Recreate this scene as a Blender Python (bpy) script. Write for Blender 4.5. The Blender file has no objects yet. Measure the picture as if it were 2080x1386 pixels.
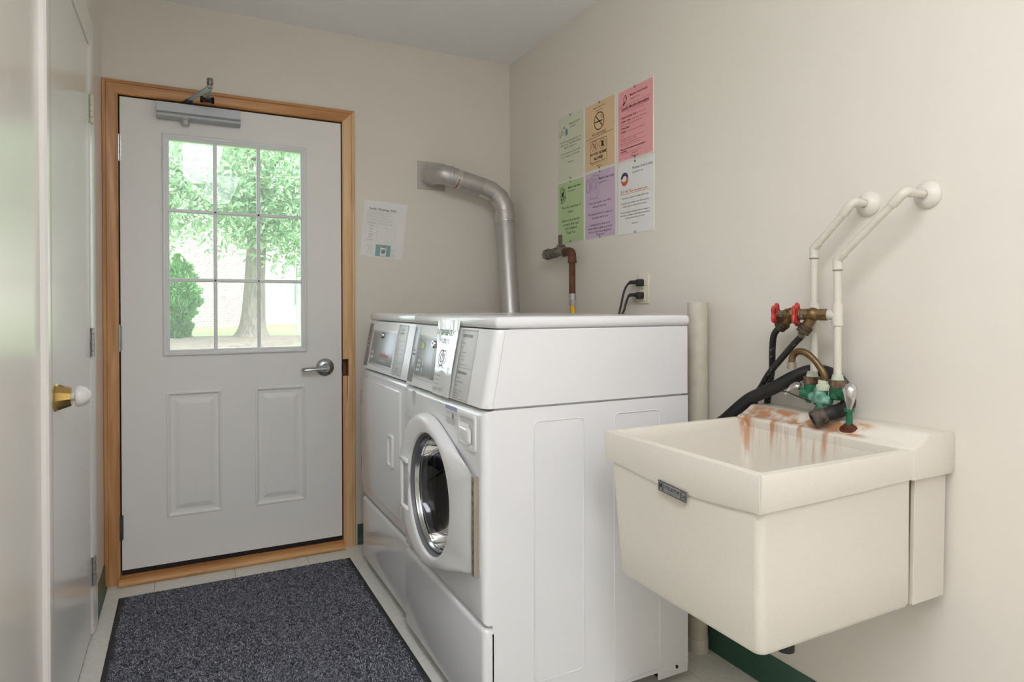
import bpy, bmesh, math, random
import numpy as np
from mathutils import Vector, Matrix
random.seed(7)
SC = bpy.context.scene
COL = SC.collection
R_ = math.radians
# ---------------------------------------------------------------- camera
D, W, L, CEIL = 3.2023, 1.6131, -0.307, 2.5184     # back wall y, right wall x, left wall x, ceiling z
cd = bpy.data.cameras.new('camera'); cam = bpy.data.objects.new('camera', cd); COL.objects.link(cam)
cd.sensor_fit = 'HORIZONTAL'; cd.sensor_width = 36.0
cd.lens = 36.0 * 1310.0 / 2080.0
cd.shift_x = 0.0; cd.shift_y = -(693.0 - 632.0) / 2080.0
cd.clip_start = 0.02
yaw, pit, rol = R_(26.9), R_(-0.364), R_(-0.13)
F = Vector((math.sin(yaw) * math.cos(pit), math.cos(yaw) * math.cos(pit), math.sin(pit)))
Rt = Vector((math.cos(yaw), -math.sin(yaw), 0)); Up = Rt.cross(F)
R2 = Rt * math.cos(rol) + Up * math.sin(rol); U2 = Up * math.cos(rol) - Rt * math.sin(rol)
m = Matrix((R2, U2, -F)).transposed().to_4x4(); m.translation = (0, 0, 1.1787)
cam.matrix_world = m
SC.camera = cam
# ---------------------------------------------------------------- light and exposure
SKY, SUN, LAMP = 3.7, 3.4, 16.0
w = bpy.data.worlds.new('sky'); SC.world = w; w.use_nodes = True
bg = w.node_tree.nodes['Background']; bg.inputs[0].default_value = (0.86, 0.93, 1.0, 1); bg.inputs[1].default_value = SKY
sd = bpy.data.lights.new('sun_offscreen', 'SUN'); sd.energy = SUN; sd.angle = R_(3); sd.color = (1, .98, .96)
sun = bpy.data.objects.new('sun_offscreen', sd); COL.objects.link(sun)
sun.rotation_euler = Vector((-0.5, 0.75, -0.95)).to_track_quat('-Z', 'Y').to_euler()
SC.view_settings.view_transform = 'Standard'; SC.view_settings.look = 'None'
SC.view_settings.exposure = 0.38; SC.view_settings.gamma = 1.0; SC.view_settings.use_curve_mapping = False
try:
    SC.cycles.use_denoising = True
    SC.cycles.max_bounces = 12; SC.cycles.diffuse_bounces = 6; SC.cycles.transparent_max_bounces = 16
    SC.cycles.sample_clamp_indirect = 6.0
except Exception: pass

# ---------------------------------------------------------------- materials
def lin(h):
    if not isinstance(h, str): return tuple(h)
    c = [int(h[i:i + 2], 16) / 255 for i in (0, 2, 4)]
    return tuple(x / 12.92 if x <= .04045 else ((x + .055) / 1.055) ** 2.4 for x in c)
MATS = {}
def mat(name, col, rough=.5, metal=0., spec=.5, var=None, bump=None, coat=0., col2=None, emit=None, vscale=(1, 1, 1)):
    """procedural principled material; var=(noise scale, amount) mixes towards col2, bump=(scale, strength)"""
    if name in MATS: return MATS[name]
    mt = bpy.data.materials.new(name); mt.use_nodes = True; nt = mt.node_tree; N = nt.nodes
    b = N['Principled BSDF']; c = lin(col)
    b.inputs['Base Color'].default_value = (*c, 1); b.inputs['Roughness'].default_value = rough
    b.inputs['Metallic'].default_value = metal; b.inputs['Specular IOR Level'].default_value = spec
    b.inputs['Coat Weight'].default_value = coat
    tc = N.new('ShaderNodeTexCoord'); mp = N.new('ShaderNodeMapping'); mp.inputs['Scale'].default_value = vscale
    nt.links.new(tc.outputs['Object'], mp.inputs[0])
    if var:
        n = N.new('ShaderNodeTexNoise'); n.inputs['Scale'].default_value = var[0]; n.inputs['Detail'].default_value = 5
        nt.links.new(mp.outputs[0], n.inputs['Vector'])
        rp = N.new('ShaderNodeMapRange'); rp.inputs[1].default_value = .35; rp.inputs[2].default_value = .68; rp.inputs[4].default_value = var[1]
        nt.links.new(n.outputs[0], rp.inputs[0])
        mx = N.new('ShaderNodeMix'); mx.data_type = 'RGBA'
        mx.inputs[6].default_value = (*c, 1); mx.inputs[7].default_value = (*lin(col2), 1) if col2 else (*[x * .7 for x in c], 1)
        nt.links.new(rp.outputs[0], mx.inputs[0]); nt.links.new(mx.outputs[2], b.inputs['Base Color'])
    if bump:
        n2 = N.new('ShaderNodeTexNoise'); n2.inputs['Scale'].default_value = bump[0]; n2.inputs['Detail'].default_value = 3
        nt.links.new(mp.outputs[0], n2.inputs['Vector'])
        bp = N.new('ShaderNodeBump'); bp.inputs['Strength'].default_value = bump[1]; bp.inputs['Distance'].default_value = .002
        nt.links.new(n2.outputs[0], bp.inputs['Height']); nt.links.new(bp.outputs[0], b.inputs['Normal'])
    if emit:
        b.inputs['Emission Color'].default_value = (*lin(emit[0]), 1); b.inputs['Emission Strength'].default_value = emit[1]
    MATS[name] = mt; return mt
def wood(name, c1, c2, sc):
    mt = bpy.data.materials.new(name); mt.use_nodes = True; nt = mt.node_tree; N = nt.nodes; b = N['Principled BSDF']
    b.inputs['Roughness'].default_value = .38
    tc = N.new('ShaderNodeTexCoord'); mp = N.new('ShaderNodeMapping'); mp.inputs['Scale'].default_value = sc
    nt.links.new(tc.outputs['Object'], mp.inputs[0])
    n = N.new('ShaderNodeTexNoise'); n.inputs['Scale'].default_value = 1; n.inputs['Detail'].default_value = 6; n.inputs['Distortion'].default_value = .8
    nt.links.new(mp.outputs[0], n.inputs['Vector'])
    cr = N.new('ShaderNodeValToRGB'); cr.color_ramp.elements[0].position = .36; cr.color_ramp.elements[1].position = .66
    cr.color_ramp.elements[0].color = (*lin(c2), 1); cr.color_ramp.elements[1].color = (*lin(c1), 1)
    nt.links.new(n.outputs[0], cr.inputs[0]); nt.links.new(cr.outputs[0], b.inputs['Base Color'])
    return mt
def glassmat(name, tint, refl, rough=.0, glare_veil=0.):
    mt = bpy.data.materials.new(name); mt.use_nodes = True; nt = mt.node_tree; N = nt.nodes
    for x in list(N): N.remove(x)
    o = N.new('ShaderNodeOutputMaterial'); t = N.new('ShaderNodeBsdfTransparent'); t.inputs[0].default_value = (*tint, 1)
    g = N.new('ShaderNodeBsdfGlossy'); g.inputs['Roughness'].default_value = rough
    lw = N.new('ShaderNodeFresnel'); lw.inputs[0].default_value = refl
    mx = N.new('ShaderNodeMixShader'); nt.links.new(lw.outputs[0], mx.inputs[0])
    ts = t.outputs[0]
    if glare_veil:      # translucent white mixed in to imitate glare veiling the pane
        hz = N.new('ShaderNodeBsdfTranslucent'); hz.inputs[0].default_value = (.95, .97, .96, 1); hm = N.new('ShaderNodeMixShader'); hm.inputs[0].default_value = glare_veil
        nt.links.new(ts, hm.inputs[1]); nt.links.new(hz.outputs[0], hm.inputs[2]); ts = hm.outputs[0]
    nt.links.new(ts, mx.inputs[1]); nt.links.new(g.outputs[0], mx.inputs[2]); nt.links.new(mx.outputs[0], o.inputs[0])
    return mt

# ---------------------------------------------------------------- mesh builder
def cr(pts, n=8):
    """Catmull-Rom through the points"""
    P = [Vector(p) for p in pts]; P = [2 * P[0] - P[1]] + P + [2 * P[-1] - P[-2]]; out = []
    for i in range(1, len(P) - 2):
        for k in range(n):
            t = k / n; a, b, c, d = P[i - 1:i + 3]
            out.append(.5 * ((2 * b) + (c - a) * t + (2 * a - 5 * b + 4 * c - d) * t * t + (3 * b - a - 3 * c + d) * t ** 3))
    out.append(P[-2]); return out
class MB:
    def __init__(s): s.v = []; s.f = []
    def add(s, v, f):
        o = len(s.v); s.v += [tuple(x) for x in v]; s.f += [tuple(i + o for i in q) for q in f]; return s
    def box(s, x0, x1, y0, y1, z0, z1, skip=()):
        v = [(x, y, z) for x in (x0, x1) for y in (y0, y1) for z in (z0, z1)]
        fs = {'x-': (0, 1, 3, 2), 'x+': (4, 6, 7, 5), 'y-': (0, 4, 5, 1), 'y+': (2, 3, 7, 6), 'z-': (0, 2, 6, 4), 'z+': (1, 5, 7, 3)}
        return s.add(v, [q for k, q in fs.items() if k not in skip])
    def rbox(s, x0, x1, y0, y1, z0, z1, r=.005, seg=2):
        bm = bmesh.new(); bmesh.ops.create_cube(bm, size=1)
        for v in bm.verts: v.co = Vector(((x0 + x1) / 2 + v.co.x * (x1 - x0), (y0 + y1) / 2 + v.co.y * (y1 - y0), (z0 + z1) / 2 + v.co.z * (z1 - z0)))
        bmesh.ops.bevel(bm, geom=bm.edges[:], offset=r, segments=seg, profile=.5, affect='EDGES')
        bm.verts.index_update(); s.add([v.co[:] for v in bm.verts], [[v.index for v in f.verts] for f in bm.faces]); bm.free(); return s
    def obox(s, c, ax, hx, hy, hz, r=0):
        """box with its own axes ax=(X,Y,Z)"""
        t = MB(); (t.rbox if r else t.box)(-hx, hx, -hy, hy, -hz, hz, **({'r': r} if r else {}))
        X, Y, Z = [Vector(a).normalized() for a in ax]; c = Vector(c)
        return s.add([c + X * v[0] + Y * v[1] + Z * v[2] for v in t.v], t.f)
    def prism(s, axis, poly, a, b, bev=0, seg=2):
        """poly in the two other axes (cyclic order x,y,z without axis), extruded from a to b"""
        n = len(poly)
        def P(p, t): q = list(p); q.insert(axis, t); return tuple(q)
        v = [P(p, a) for p in poly] + [P(p, b) for p in poly]
        f = [tuple(range(n)), tuple(range(2 * n - 1, n - 1, -1))] + [(i, (i + 1) % n, n + (i + 1) % n, n + i) for i in range(n)]
        bm = bmesh.new(); bv = [bm.verts.new(x) for x in v]
        for q in f: bm.faces.new([bv[i] for i in q])
        bmesh.ops.recalc_face_normals(bm, faces=bm.faces[:])
        if bev: bmesh.ops.bevel(bm, geom=bm.edges[:], offset=bev, segments=seg, profile=.5, affect='EDGES')
        bm.verts.index_update(); s.add([x.co[:] for x in bm.verts], [[x.index for x in q.verts] for q in bm.faces]); bm.free(); return s
    def tube(s, path, r, n=12, caps=True, sq=1.0):
        P = [Vector(p) for p in path]; k = len(P); rr = r if isinstance(r, (list, tuple)) else [r] * k
        T = [(P[min(i + 1, k - 1)] - P[max(i - 1, 0)]).normalized() for i in range(k)]
        u = T[0].orthogonal().normalized(); v = []
        for i in range(k):
            u = (u - T[i] * u.dot(T[i])); u = u.normalized() if u.length > 1e-6 else T[i].orthogonal().normalized()
            w_ = T[i].cross(u)
            v += [P[i] + (u * math.cos(a) + w_ * math.sin(a) * sq) * rr[i] for a in (2 * math.pi * j / n for j in range(n))]
        f = [(i * n + j, i * n + (j + 1) % n, (i + 1) * n + (j + 1) % n, (i + 1) * n + j) for i in range(k - 1) for j in range(n)]
        if caps: f += [tuple(range(n - 1, -1, -1)), tuple((k - 1) * n + j for j in range(n))]
        return s.add(v, f)
    def cyl(s, p0, p1, r, r1=None, n=20):
        return s.tube([p0, p1], [r, r if r1 is None else r1], n)
    def lathe(s, o, ax, prof, n=28):
        """prof: (radius, height along ax)"""
        o = Vector(o); a = Vector(ax).normalized(); u = a.orthogonal().normalized(); w_ = a.cross(u); v = []; f = []
        for r, h in prof:
            r = max(r, 1e-5)
            v += [o + a * h + (u * math.cos(t) + w_ * math.sin(t)) * r for t in (2 * math.pi * j / n for j in range(n))]
        for i in range(len(prof) - 1):
            f += [(i * n + j, i * n + (j + 1) % n, (i + 1) * n + (j + 1) % n, (i + 1) * n + j) for j in range(n)]
        return s.add(v, f)
    def rings(s, rings, cap0=False, cap1=False):
        n = len(rings[0]); v = [p for r in rings for p in r]
        f = [(i * n + j, i * n + (j + 1) % n, (i + 1) * n + (j + 1) % n, (i + 1) * n + j) for i in range(len(rings) - 1) for j in range(n)]
        if cap0: f.append(tuple(range(n - 1, -1, -1)))
        if cap1: f.append(tuple((len(rings) - 1) * n + j for j in range(n)))
        return s.add(v, f)
    def sphere(s, c, r, n=14, m_=8, sc=(1, 1, 1)):
        c = Vector(c); v = []; f = []
        for i in range(m_ + 1):
            t = math.pi * i / m_
            v += [c + Vector((math.sin(t) * math.cos(a) * r * sc[0], math.sin(t) * math.sin(a) * r * sc[1], math.cos(t) * r * sc[2])) for a in (2 * math.pi * j / n for j in range(n))]
        f = [(i * n + j, (i + 1) * n + j, (i + 1) * n + (j + 1) % n, i * n + (j + 1) % n) for i in range(m_) for j in range(n)]
        return s.add(v, f)
    def mesh(s, name, shift=(0, 0, 0), smooth=None):
        me = bpy.data.meshes.new(name); sh = Vector(shift)
        me.from_pydata([Vector(v) - sh for v in s.v], [], s.f)
        bm = bmesh.new(); bm.from_mesh(me); bmesh.ops.remove_doubles(bm, verts=bm.verts[:], dist=1e-6) if len(s.v) < 60000 else None
        if len(s.v) < 60000: bmesh.ops.recalc_face_normals(bm, faces=bm.faces[:])
        bm.to_mesh(me); bm.free()
        if smooth:
            me.polygons.foreach_set('use_smooth', [True] * len(me.polygons)); me.set_sharp_from_angle(angle=R_(smooth))
        me.update(); return me
    def build(s, name, material, parent=None, smooth=None, **tags):
        if parent is None:
            a = np.array(s.v); org = Vector(((a[:, 0].min() + a[:, 0].max()) / 2, (a[:, 1].min() + a[:, 1].max()) / 2, a[:, 2].min()))
        else: org = wloc(parent)
        o = bpy.data.objects.new(name, s.mesh(name, org, smooth)); COL.objects.link(o)
        o.data.materials.append(material)
        if parent is None: o.location = org
        else: o.parent = parent
        for k, v in tags.items(): o[k] = v
        return o
def wloc(o):
    l = Vector((0, 0, 0))
    while o: l += o.location; o = o.parent
    return l
def thing(name, label, category, loc, group=None, kind=None):
    o = bpy.data.objects.new(name, None); COL.objects.link(o); o.location = loc; o.empty_display_size = .05
    o['label'] = label; o['category'] = category
    if group: o['group'] = group
    if kind: o['kind'] = kind
    return o
def rrect(a0, a1, b0, b1, r, n=4):
    out = []
    for cx, cy, t0 in ((a1 - r, b1 - r, 0), (a0 + r, b1 - r, 90), (a0 + r, b0 + r, 180), (a1 - r, b0 + r, 270)):
        out += [(cx + r * math.cos(R_(t0 + 90 * k / n)), cy + r * math.sin(R_(t0 + 90 * k / n))) for k in range(n + 1)]
    return out
def text_geo(body, size, align='LEFT', bold=0., sx=1.0):
    c = bpy.data.curves.new('t', 'FONT'); c.body = body; c.size = size; c.align_x = align; c.resolution_u = 1; c.offset = bold
    o = bpy.data.objects.new('t', c); me = bpy.data.meshes.new_from_object(o)
    v = [(x.co.x * sx, x.co.y) for x in me.vertices]; f = [tuple(p.vertices) for p in me.polygons]
    bpy.data.objects.remove(o); bpy.data.meshes.remove(me); bpy.data.curves.remove(c); return v, f
class Sheet:
    """flat print on a plane: O top-left corner, R to the right, U up, N to the viewer; x to the right, y down in metres"""
    def __init__(s, O, R, U, N=None, off=.0006):
        s.O, s.R, s.U = Vector(O), Vector(R).normalized(), Vector(U).normalized()
        s.N = (Vector(N) if N else s.R.cross(s.U)).normalized(); s.off = off; s.g = {}
    def P(s, x, y, k=1.): return s.O + s.R * x - s.U * y + s.N * s.off * k
    def _m(s, key): return s.g.setdefault(key, MB())
    def text(s, t, x, y, size, key, align='LEFT', bold=0., sx=1., k=2.):
        v, f = text_geo(t, size, align, bold, sx); s._m(key).add([s.P(x + a, y - b, k) for a, b in v], f)
    def rect(s, x0, y0, x1, y1, key, k=1.): s._m(key).add([s.P(x0, y1, k), s.P(x1, y1, k), s.P(x1, y0, k), s.P(x0, y0, k)], [(0, 1, 2, 3)])
    def poly(s, pts, key, k=1.5): s._m(key).add([s.P(x, y, k) for x, y in pts], [tuple(range(len(pts)))])
    def line(s, pts, w_, key, k=2., closed=False):
        q = pts + ([pts[0]] if closed else [])
        for (a, b), (c, d) in zip(q, q[1:]):
            l = math.hypot(c - a, d - b) or 1; nx, ny = -(d - b) / l * w_ / 2, (c - a) / l * w_ / 2
            s._m(key).add([s.P(a + nx, b + ny, k), s.P(c + nx, d + ny, k), s.P(c - nx, d - ny, k), s.P(a - nx, b - ny, k)], [(0, 1, 2, 3)])
    def frame(s, x0, y0, x1, y1, w_, key, k=2.): s.line([(x0, y0), (x1, y0), (x1, y1), (x0, y1)], w_, key, k, True)
    def ell(s, cx, cy, rx, ry, n=28, a0=0, a1=360): return [(cx + rx * math.cos(R_(a0 + (a1 - a0) * i / n)), cy + ry * math.sin(R_(a0 + (a1 - a0) * i / n))) for i in range(n + (0 if a1 - a0 == 360 else 1))]
    def build(s, parent, names={}):
        for key, mb in s.g.items(): mb.build(names.get(key, 'lettering'), key, parent)['kind'] = 'stuff'

# ---- palette
wall_m = mat('wall_paint', 'e1dacf', .5, bump=(260, .06), var=(1.6, .25), col2='dfd9d0')
wallL_m = mat('wall_semigloss', 'e4dfd7', .24, bump=(300, .05), var=(1.4, .2), col2='e1ddd7')
ceil_m = mat('ceiling_texture', 'f5f5f6', .9, bump=(170, .9))
white_paint = mat('door_paint', 'ebe9e6', .6, bump=(60, .03), var=(3, .2), col2='e6e4e2')
closet_paint = mat('closet_door_gloss', 'e9e7e5', .2, bump=(12, .04), var=(4, .2), col2='e4e2e0')
vinyl = mat('white_vinyl', 'e6e6e8', .35)
woodV = wood('maple_vertical', 'd4a070', 'b57f4d', (30, 30, 2.2))
woodH = wood('maple_horizontal', 'cf9860', 'ab733f', (2.2, 30, 30))
woodR = wood('maple_pale', 'e2bd8e', 'd0a473', (30, 30, 2.2))
dark_gap = mat('dark_gap', '1b1310', .8)
black_rub = mat('black_rubber', '1c1a1b', .55, var=(40, .5), col2='2b2a2c')
steel = mat('satin_steel', 'b4b6b8', .3, 1)
alu = mat('closer_silver', 'b2b5b7', .5, .55)
alu_dk = mat('closer_dark_steel', '4b4c4e', .4, .7)
brass = mat('polished_brass', 'c9a86a', .14, 1)
tile_m = mat('floor_tile', 'e3e2da', .33, var=(55, .55), col2='cfcdc3')
grout = mat('floor_base', '6e675d', .8)
green_base = mat('green_vinyl_base', '38584a', .4, var=(6, .4), col2='416556')
enamel = mat('white_enamel', 'e6e6e8', .2, coat=.3)
enamel2 = mat('white_enamel_plastic', 'e8e8e8', .24)
galv = mat('galvanised_duct', 'c4c2bf', .42, .75, var=(30, .3), col2='b2b0ad', bump=(9, .2))
foil = mat('foil_tape', 'd2d0cd', .26, .8, bump=(120, .9))
pvc = mat('painted_pvc', 'd6d0c4', .4, var=(50, .25), col2='c4bcae')
ink = mat('ink_black', '34302e', .8); ink2 = mat('ink_grey', '77726e', .8); inkl = mat('ink_faint', 'a29e9a', .8)

# ================================================================ STRUCTURE
YB = -2.7
def st(o, label, cat): o['kind'] = 'structure'; o['label'] = label; o['category'] = cat; return o
fl = st(MB().box(L - .15, W + .15, YB - .15, D + .2, -.12, -.0035).build('floor', grout), 'pale grey vinyl tile floor of the laundry room', 'floor')
T = .3135
tb = MB().rbox(-T / 2 + .0006, T / 2 - .0006, -T / 2 + .0006, T / 2 - .0006, -.004, 0, .0012, 1).mesh('floor_tile'); tb.materials.append(tile_m)
xs = [-.12 + T * (k + .5) for k in range(-1, 6)]; ys = [2.67 + T * (k + .5) for k in range(-16, 2)]
flw = wloc(fl)
cut = {}
for x in xs:
    for y in ys:
        x0, x1, y0, y1 = max(x - T / 2, L), min(x + T / 2, W), max(y - T / 2, YB), min(y + T / 2, D)
        if x1 - x0 < .01 or y1 - y0 < .01: continue
        wd, ht = round(x1 - x0, 4), round(y1 - y0, 4)
        if (wd, ht) == (round(T, 4), round(T, 4)): me = tb
        else:
            if (wd, ht) not in cut:
                cut[(wd, ht)] = MB().rbox(-wd / 2 + .0006, wd / 2 - .0006, -ht / 2 + .0006, ht / 2 - .0006, -.004, 0, .0012, 1).mesh('floor_tile'); cut[(wd, ht)].materials.append(tile_m)
            me = cut[(wd, ht)]
        o = bpy.data.objects.new('floor_tile', me); COL.objects.link(o); o.parent = fl
        o.location = Vector(((x0 + x1) / 2, (y0 + y1) / 2, 0)) - flw
st(MB().box(L - .15, W + .15, YB - .15, D + .2, CEIL, CEIL + .15).build('ceiling', ceil_m), 'off-white lightly textured ceiling', 'ceiling')
# back wall with door opening
DX0, DX1, DZ1 = -.256, .698, 2.092
mb = MB(); mb.box(L - .15, DX0, D, D + .14, 0, CEIL); mb.box(DX1, W + .15, D, D + .14, 0, .842).box(DX1, W + .15, D, D + .14, .925, CEIL).box(.717, W + .15, D, D + .14, .842, .925).box(DX1, .717, D + .035, D + .14, .842, .925); mb.box(DX0, DX1, D, D + .14, DZ1, CEIL)
st(mb.build('wall_back', wall_m), 'beige painted wall around the exterior door', 'wall')
st(MB().box(W, W + .15, YB, D, 0, CEIL).build('wall_right', wall_m), 'beige painted wall behind the machines and sink', 'wall')
CY0, CY1, CZ1 = 1.962, 2.735, 2.122
mb = MB(); mb.box(L - .12, L, YB, CY0, 0, CEIL); mb.box(L - .12, L, CY1, D, 0, CEIL); mb.box(L - .12, L, CY0, CY1, CZ1, CEIL); mb.box(L - .14, L - .06, CY0, CY1, 0, CZ1)
st(mb.build('wall_left', wallL_m), 'glossy cream wall holding the closet door', 'wall')
st(MB().box(L - .15, W + .15, YB - .15, YB, 0, CEIL).build('wall_front', wall_m), 'beige painted wall behind the viewer', 'wall')
def base(name, segs, label):
    mb = MB()
    for ax, a, b, at, sg in segs:
        # cove base: flat top, small toe
        pr = [(at, 0), (at, .1), (at + sg * .003, .1), (at + sg * .004, .012), (at + sg * .012, 0)]
        mb.prism(1 if ax == 'y' else 0, pr, a, b)
    st(mb.build(name, green_base, smooth=40), label, 'baseboard')
base('baseboard_right', [('y', YB, D, W, -1)], 'dark green vinyl cove base under the sink')
base('baseboard_left', [('y', YB, 1.87, L, 1), ('y', 2.852, D, L, 1)], 'dark green vinyl cove base beside the closet door')
base('baseboard_back', [('x', .76, W, D, -1)], 'dark green vinyl cove base right of the exterior door')

# ---------------- trim_1: maple casing of the exterior door
prof = [(0, 0), (0, .011), (.004, .014), (.008, .0135), (.011, .015), (.030, .017), (.041, .0175), (.043, .0155), (.045, .018), (.055, .018), (.058, .015), (.058, 0)]
CI0, CI1, CIT = -.2495, .691, 2.0855       # inner edges
tr = thing('trim_1', 'maple wood casing and threshold around the white exterior door', 'door trim', (.22, D, 0), kind='structure')
def leg(xi, s, z0, z1f, pf):
    r0 = [(xi + s * t, D - d, z0) for t, d in pf]; r1 = [(xi + s * t, D - d, z1f(t)) for t, d in pf]
    return MB().rings([r0, r1], True, True)
leg(CI0, -1, 0, lambda t: CIT + t, prof).build('side_casing', woodV, tr, 30)
notch = [(t, d) for t, d in prof if t >= .03]; notch = [(.026, 0), (.026, .016)] + notch
mbr = leg(CI1, 1, 0, lambda t: .842, prof)
for z0, z1, pf in ((.842, .925, notch),): mbr.add(*[(q.v, q.f) for q in [leg(CI1, 1, z0, lambda t: z1, pf)]][0])
q = leg(CI1, 1, .925, lambda t: CIT + t, prof); mbr.add(q.v, q.f)
mbr.build('side_casing', woodR, tr, 30)
mh = MB().rings([[(CI0 - t, D - d, CIT + t) for t, d in prof], [(CI1 + t, D - d, CIT + t) for t, d in prof]], True, True); mh.build('head_casing', woodH, tr, 30)
MB().box(DX0, CI0 + .001, D, D + .13, 0, DZ1).box(CI1 - .001, DX1, D, D + .13, 0, .842).box(CI1 - .001, DX1, D, D + .13, .925, DZ1).box(CI1 - .001, DX1, D + .035, D + .13, .842, .925).box(DX0, DX1, D, D + .13, CIT - .001, DZ1).build('jamb', wood('jamb_wood', '8a5a36', '6f4425', (30, 30, 2)), tr)
# broken strike notch with raw wood pocket, and split below it
MB().box(CI1 + .007, .717, D + .033, D + .036, .842, .925).box(.7145, .718, D - .001, D + .036, .842, .925).box(CI1 + .007, .718, D - .001, D + .036, .842, .845).box(CI1 + .007, .718, D - .001, D + .036, .922, .926).build('strike_pocket', bpy.data.materials['jamb_wood'], tr)
MB().box(CI1 + .001, CI1 + .009, D + .004, D + .0365, .862, .905).build('strike_plate', mat('worn_steel', '6a5a4c', .5, .6), tr)
sp = [(.712, .842), (.717, .842), (.716, .77), (.713, .70), (.7085, .63), (.703, .588), (.7005, .588), (.706, .64), (.7095, .70), (.7125, .77)]
MB().prism(1, sp, D - .0186, D - .004).build('split_wood', wood('raw_wood', 'f0dcbc', 'd9b98c', (60, 60, 8)), tr)
sp2 = [(.709, .842), (.7125, .842), (.711, .76), (.708, .71), (.7065, .71), (.7085, .77)]
MB().prism(1, sp2, D - .0184, D - .004).build('split_shade', bpy.data.materials['jamb_wood'], tr)  # brown sliver laid on for the shade inside the split
# threshold
MB().prism(0, [(D + .12, 0), (D + .12, .034), (D - .006, .034), (D - .02, .03), (D - .022, 0)], CI0, CI1).build('threshold', woodH, tr, 40)
pn = [(D - .022, 0)] + [(D - .036 - .016 * math.sin(R_(a)), .011 + .0135 * math.cos(R_(a))) for a in range(0, 151, 15)] + [(D - .036, 0)]
pn = [(D - .018, 0), (D - .018, .0245)] + pn[1:]
MB().prism(0, pn, CI0 - .004, CI1 - .002).build('threshold_nosing', wood('nosing_wood', 'dcab72', 'c48f58', (2.2, 40, 40)), tr, 40)

# ---------------- door_1
d1 = thing('door_1', 'white exterior door with nine-pane window and steel lever handle', 'door', (.22, D, .054), kind='structure')
SX0, SX1, SZ0, SZ1 = -.2435, .6855, .056, 2.0785
holes = [(-.07, .504, .982, 1.925), (-.0745, .1495, .257, .807), (.2875, .5135, .257, .807)]
xsb = sorted({SX0, SX1} | {h[0] for h in holes} | {h[1] for h in holes}); zsb = sorted({SZ0, SZ1} | {h[2] for h in holes} | {h[3] for h in holes})
mb = MB()
for a, b in zip(xsb, xsb[1:]):
    for c, d in zip(zsb, zsb[1:]):
        mx_, mz_ = (a + b) / 2, (c + d) / 2
        if any(h[0] < mx_ < h[1] and h[2] < mz_ < h[3] for h in holes): continue
        mb.box(a, b, D, D + .044, c, d)
mb.build('slab', white_paint, d1)
def nest(mb, rect, steps, cap=True):
    x0, x1, z0, z1 = rect
    rs = [[(x0 + i, D - d, z0 + i), (x1 - i, D - d, z0 + i), (x1 - i, D - d, z1 - i), (x0 + i, D - d, z1 - i)] for i, d in steps]
    return mb.rings(rs, False, cap)
for h in holes[1:]:
    nest(MB(), h, [(0, 0), (.003, .0035), (.008, .004), (.013, -.001), (.017, -.006), (.03, -.007), (.034, -.006), (.052, .001), (.056, .0015)]).build('raised_panel', white_paint, d1)
lf = nest(MB(), (-.086, .522, .966, 1.941), [(0, 0), (0, .006), (.005, .011), (.012, .012), (.017, .008), (.022, .009), (.027, .004), (.027, -.02)], False)
lite = lf.build('window_frame', vinyl, d1, 25)
gx = [-.059, .1245, .3075, .495]; gz = [.993, 1.301, 1.607, 1.914]
def bar(p, q, hor):
    hw = .0085
    pr = [(-hw, 0), (-hw * .9, .006), (-hw * .45, .011), (hw * .45, .011), (hw * .9, .006), (hw, 0)]
    if hor: return MB().rings([[(p[0], D + .012 - d, p[1] + t) for t, d in pr], [(q[0], D + .012 - d, q[1] + t) for t, d in pr]], True, True)
    return MB().rings([[(p[0] + t, D + .012 - d, p[1]) for t, d in pr], [(q[0] + t, D + .012 - d, q[1]) for t, d in pr]], True, True)
for x in gx[1:3]: bar((x, gz[0]), (x, gz[3]), False).build('muntin', vinyl, lite)
for z in gz[1:3]: bar((gx[0], z), (gx[3], z), True).build('muntin', vinyl, lite)
gl = glassmat('window_glass', (.97, .985, .98), 1.3, glare_veil=.05)
for i in range(3):
    for j in range(3): MB().box(gx[i], gx[i + 1], D + .0125, D + .0155, gz[j], gz[j + 1]).build('pane', gl, lite)
MB().box(SX0, SX1, D + .004, D + .04, .034, .056).build('door_sweep', mat('sweep_black', '151012', .6), d1)
for z in (1.858, 1.05, .241):
    h = MB()
    for k in range(5): h.cyl((-.2475, D - .007, z - .0535 + k * .0215), (-.2475, D - .007, z - .0535 + k * .0215 + .0205), .0068, n=12)
    h.cyl((-.2475, D - .007, z - .057), (-.2475, D - .007, z + .058), .004, n=10); h.box(-.256, -.238, D - .003, D + .001, z - .052, z + .052)
    h.build('hinge', steel if z > .5 else mat('dark_steel', '5c5d60', .4, .8), d1, 40)
lv = MB().lathe((.605, D, .888), (0, -1, 0), [(.0, 0), (.0425, 0), (.0425, .005), (.039, .009), (.028, .0145), (.024, .016), (.019, .017), (.0165, .021), (.0155, .05), (.013, .053), (0, .053)], 36).build('handle_rose', steel, d1, 40)
MB().tube(cr([(.605, D - .052, .888), (.57, D - .054, .887), (.53, D - .053, .885), (.503, D - .049, .884), (.495, D - .038, .884)], 5), [.0125] * 4 + [.0115] * 13 + [.010] * 4, 12, sq=.62).build('lever', steel, lv, 50)

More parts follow.
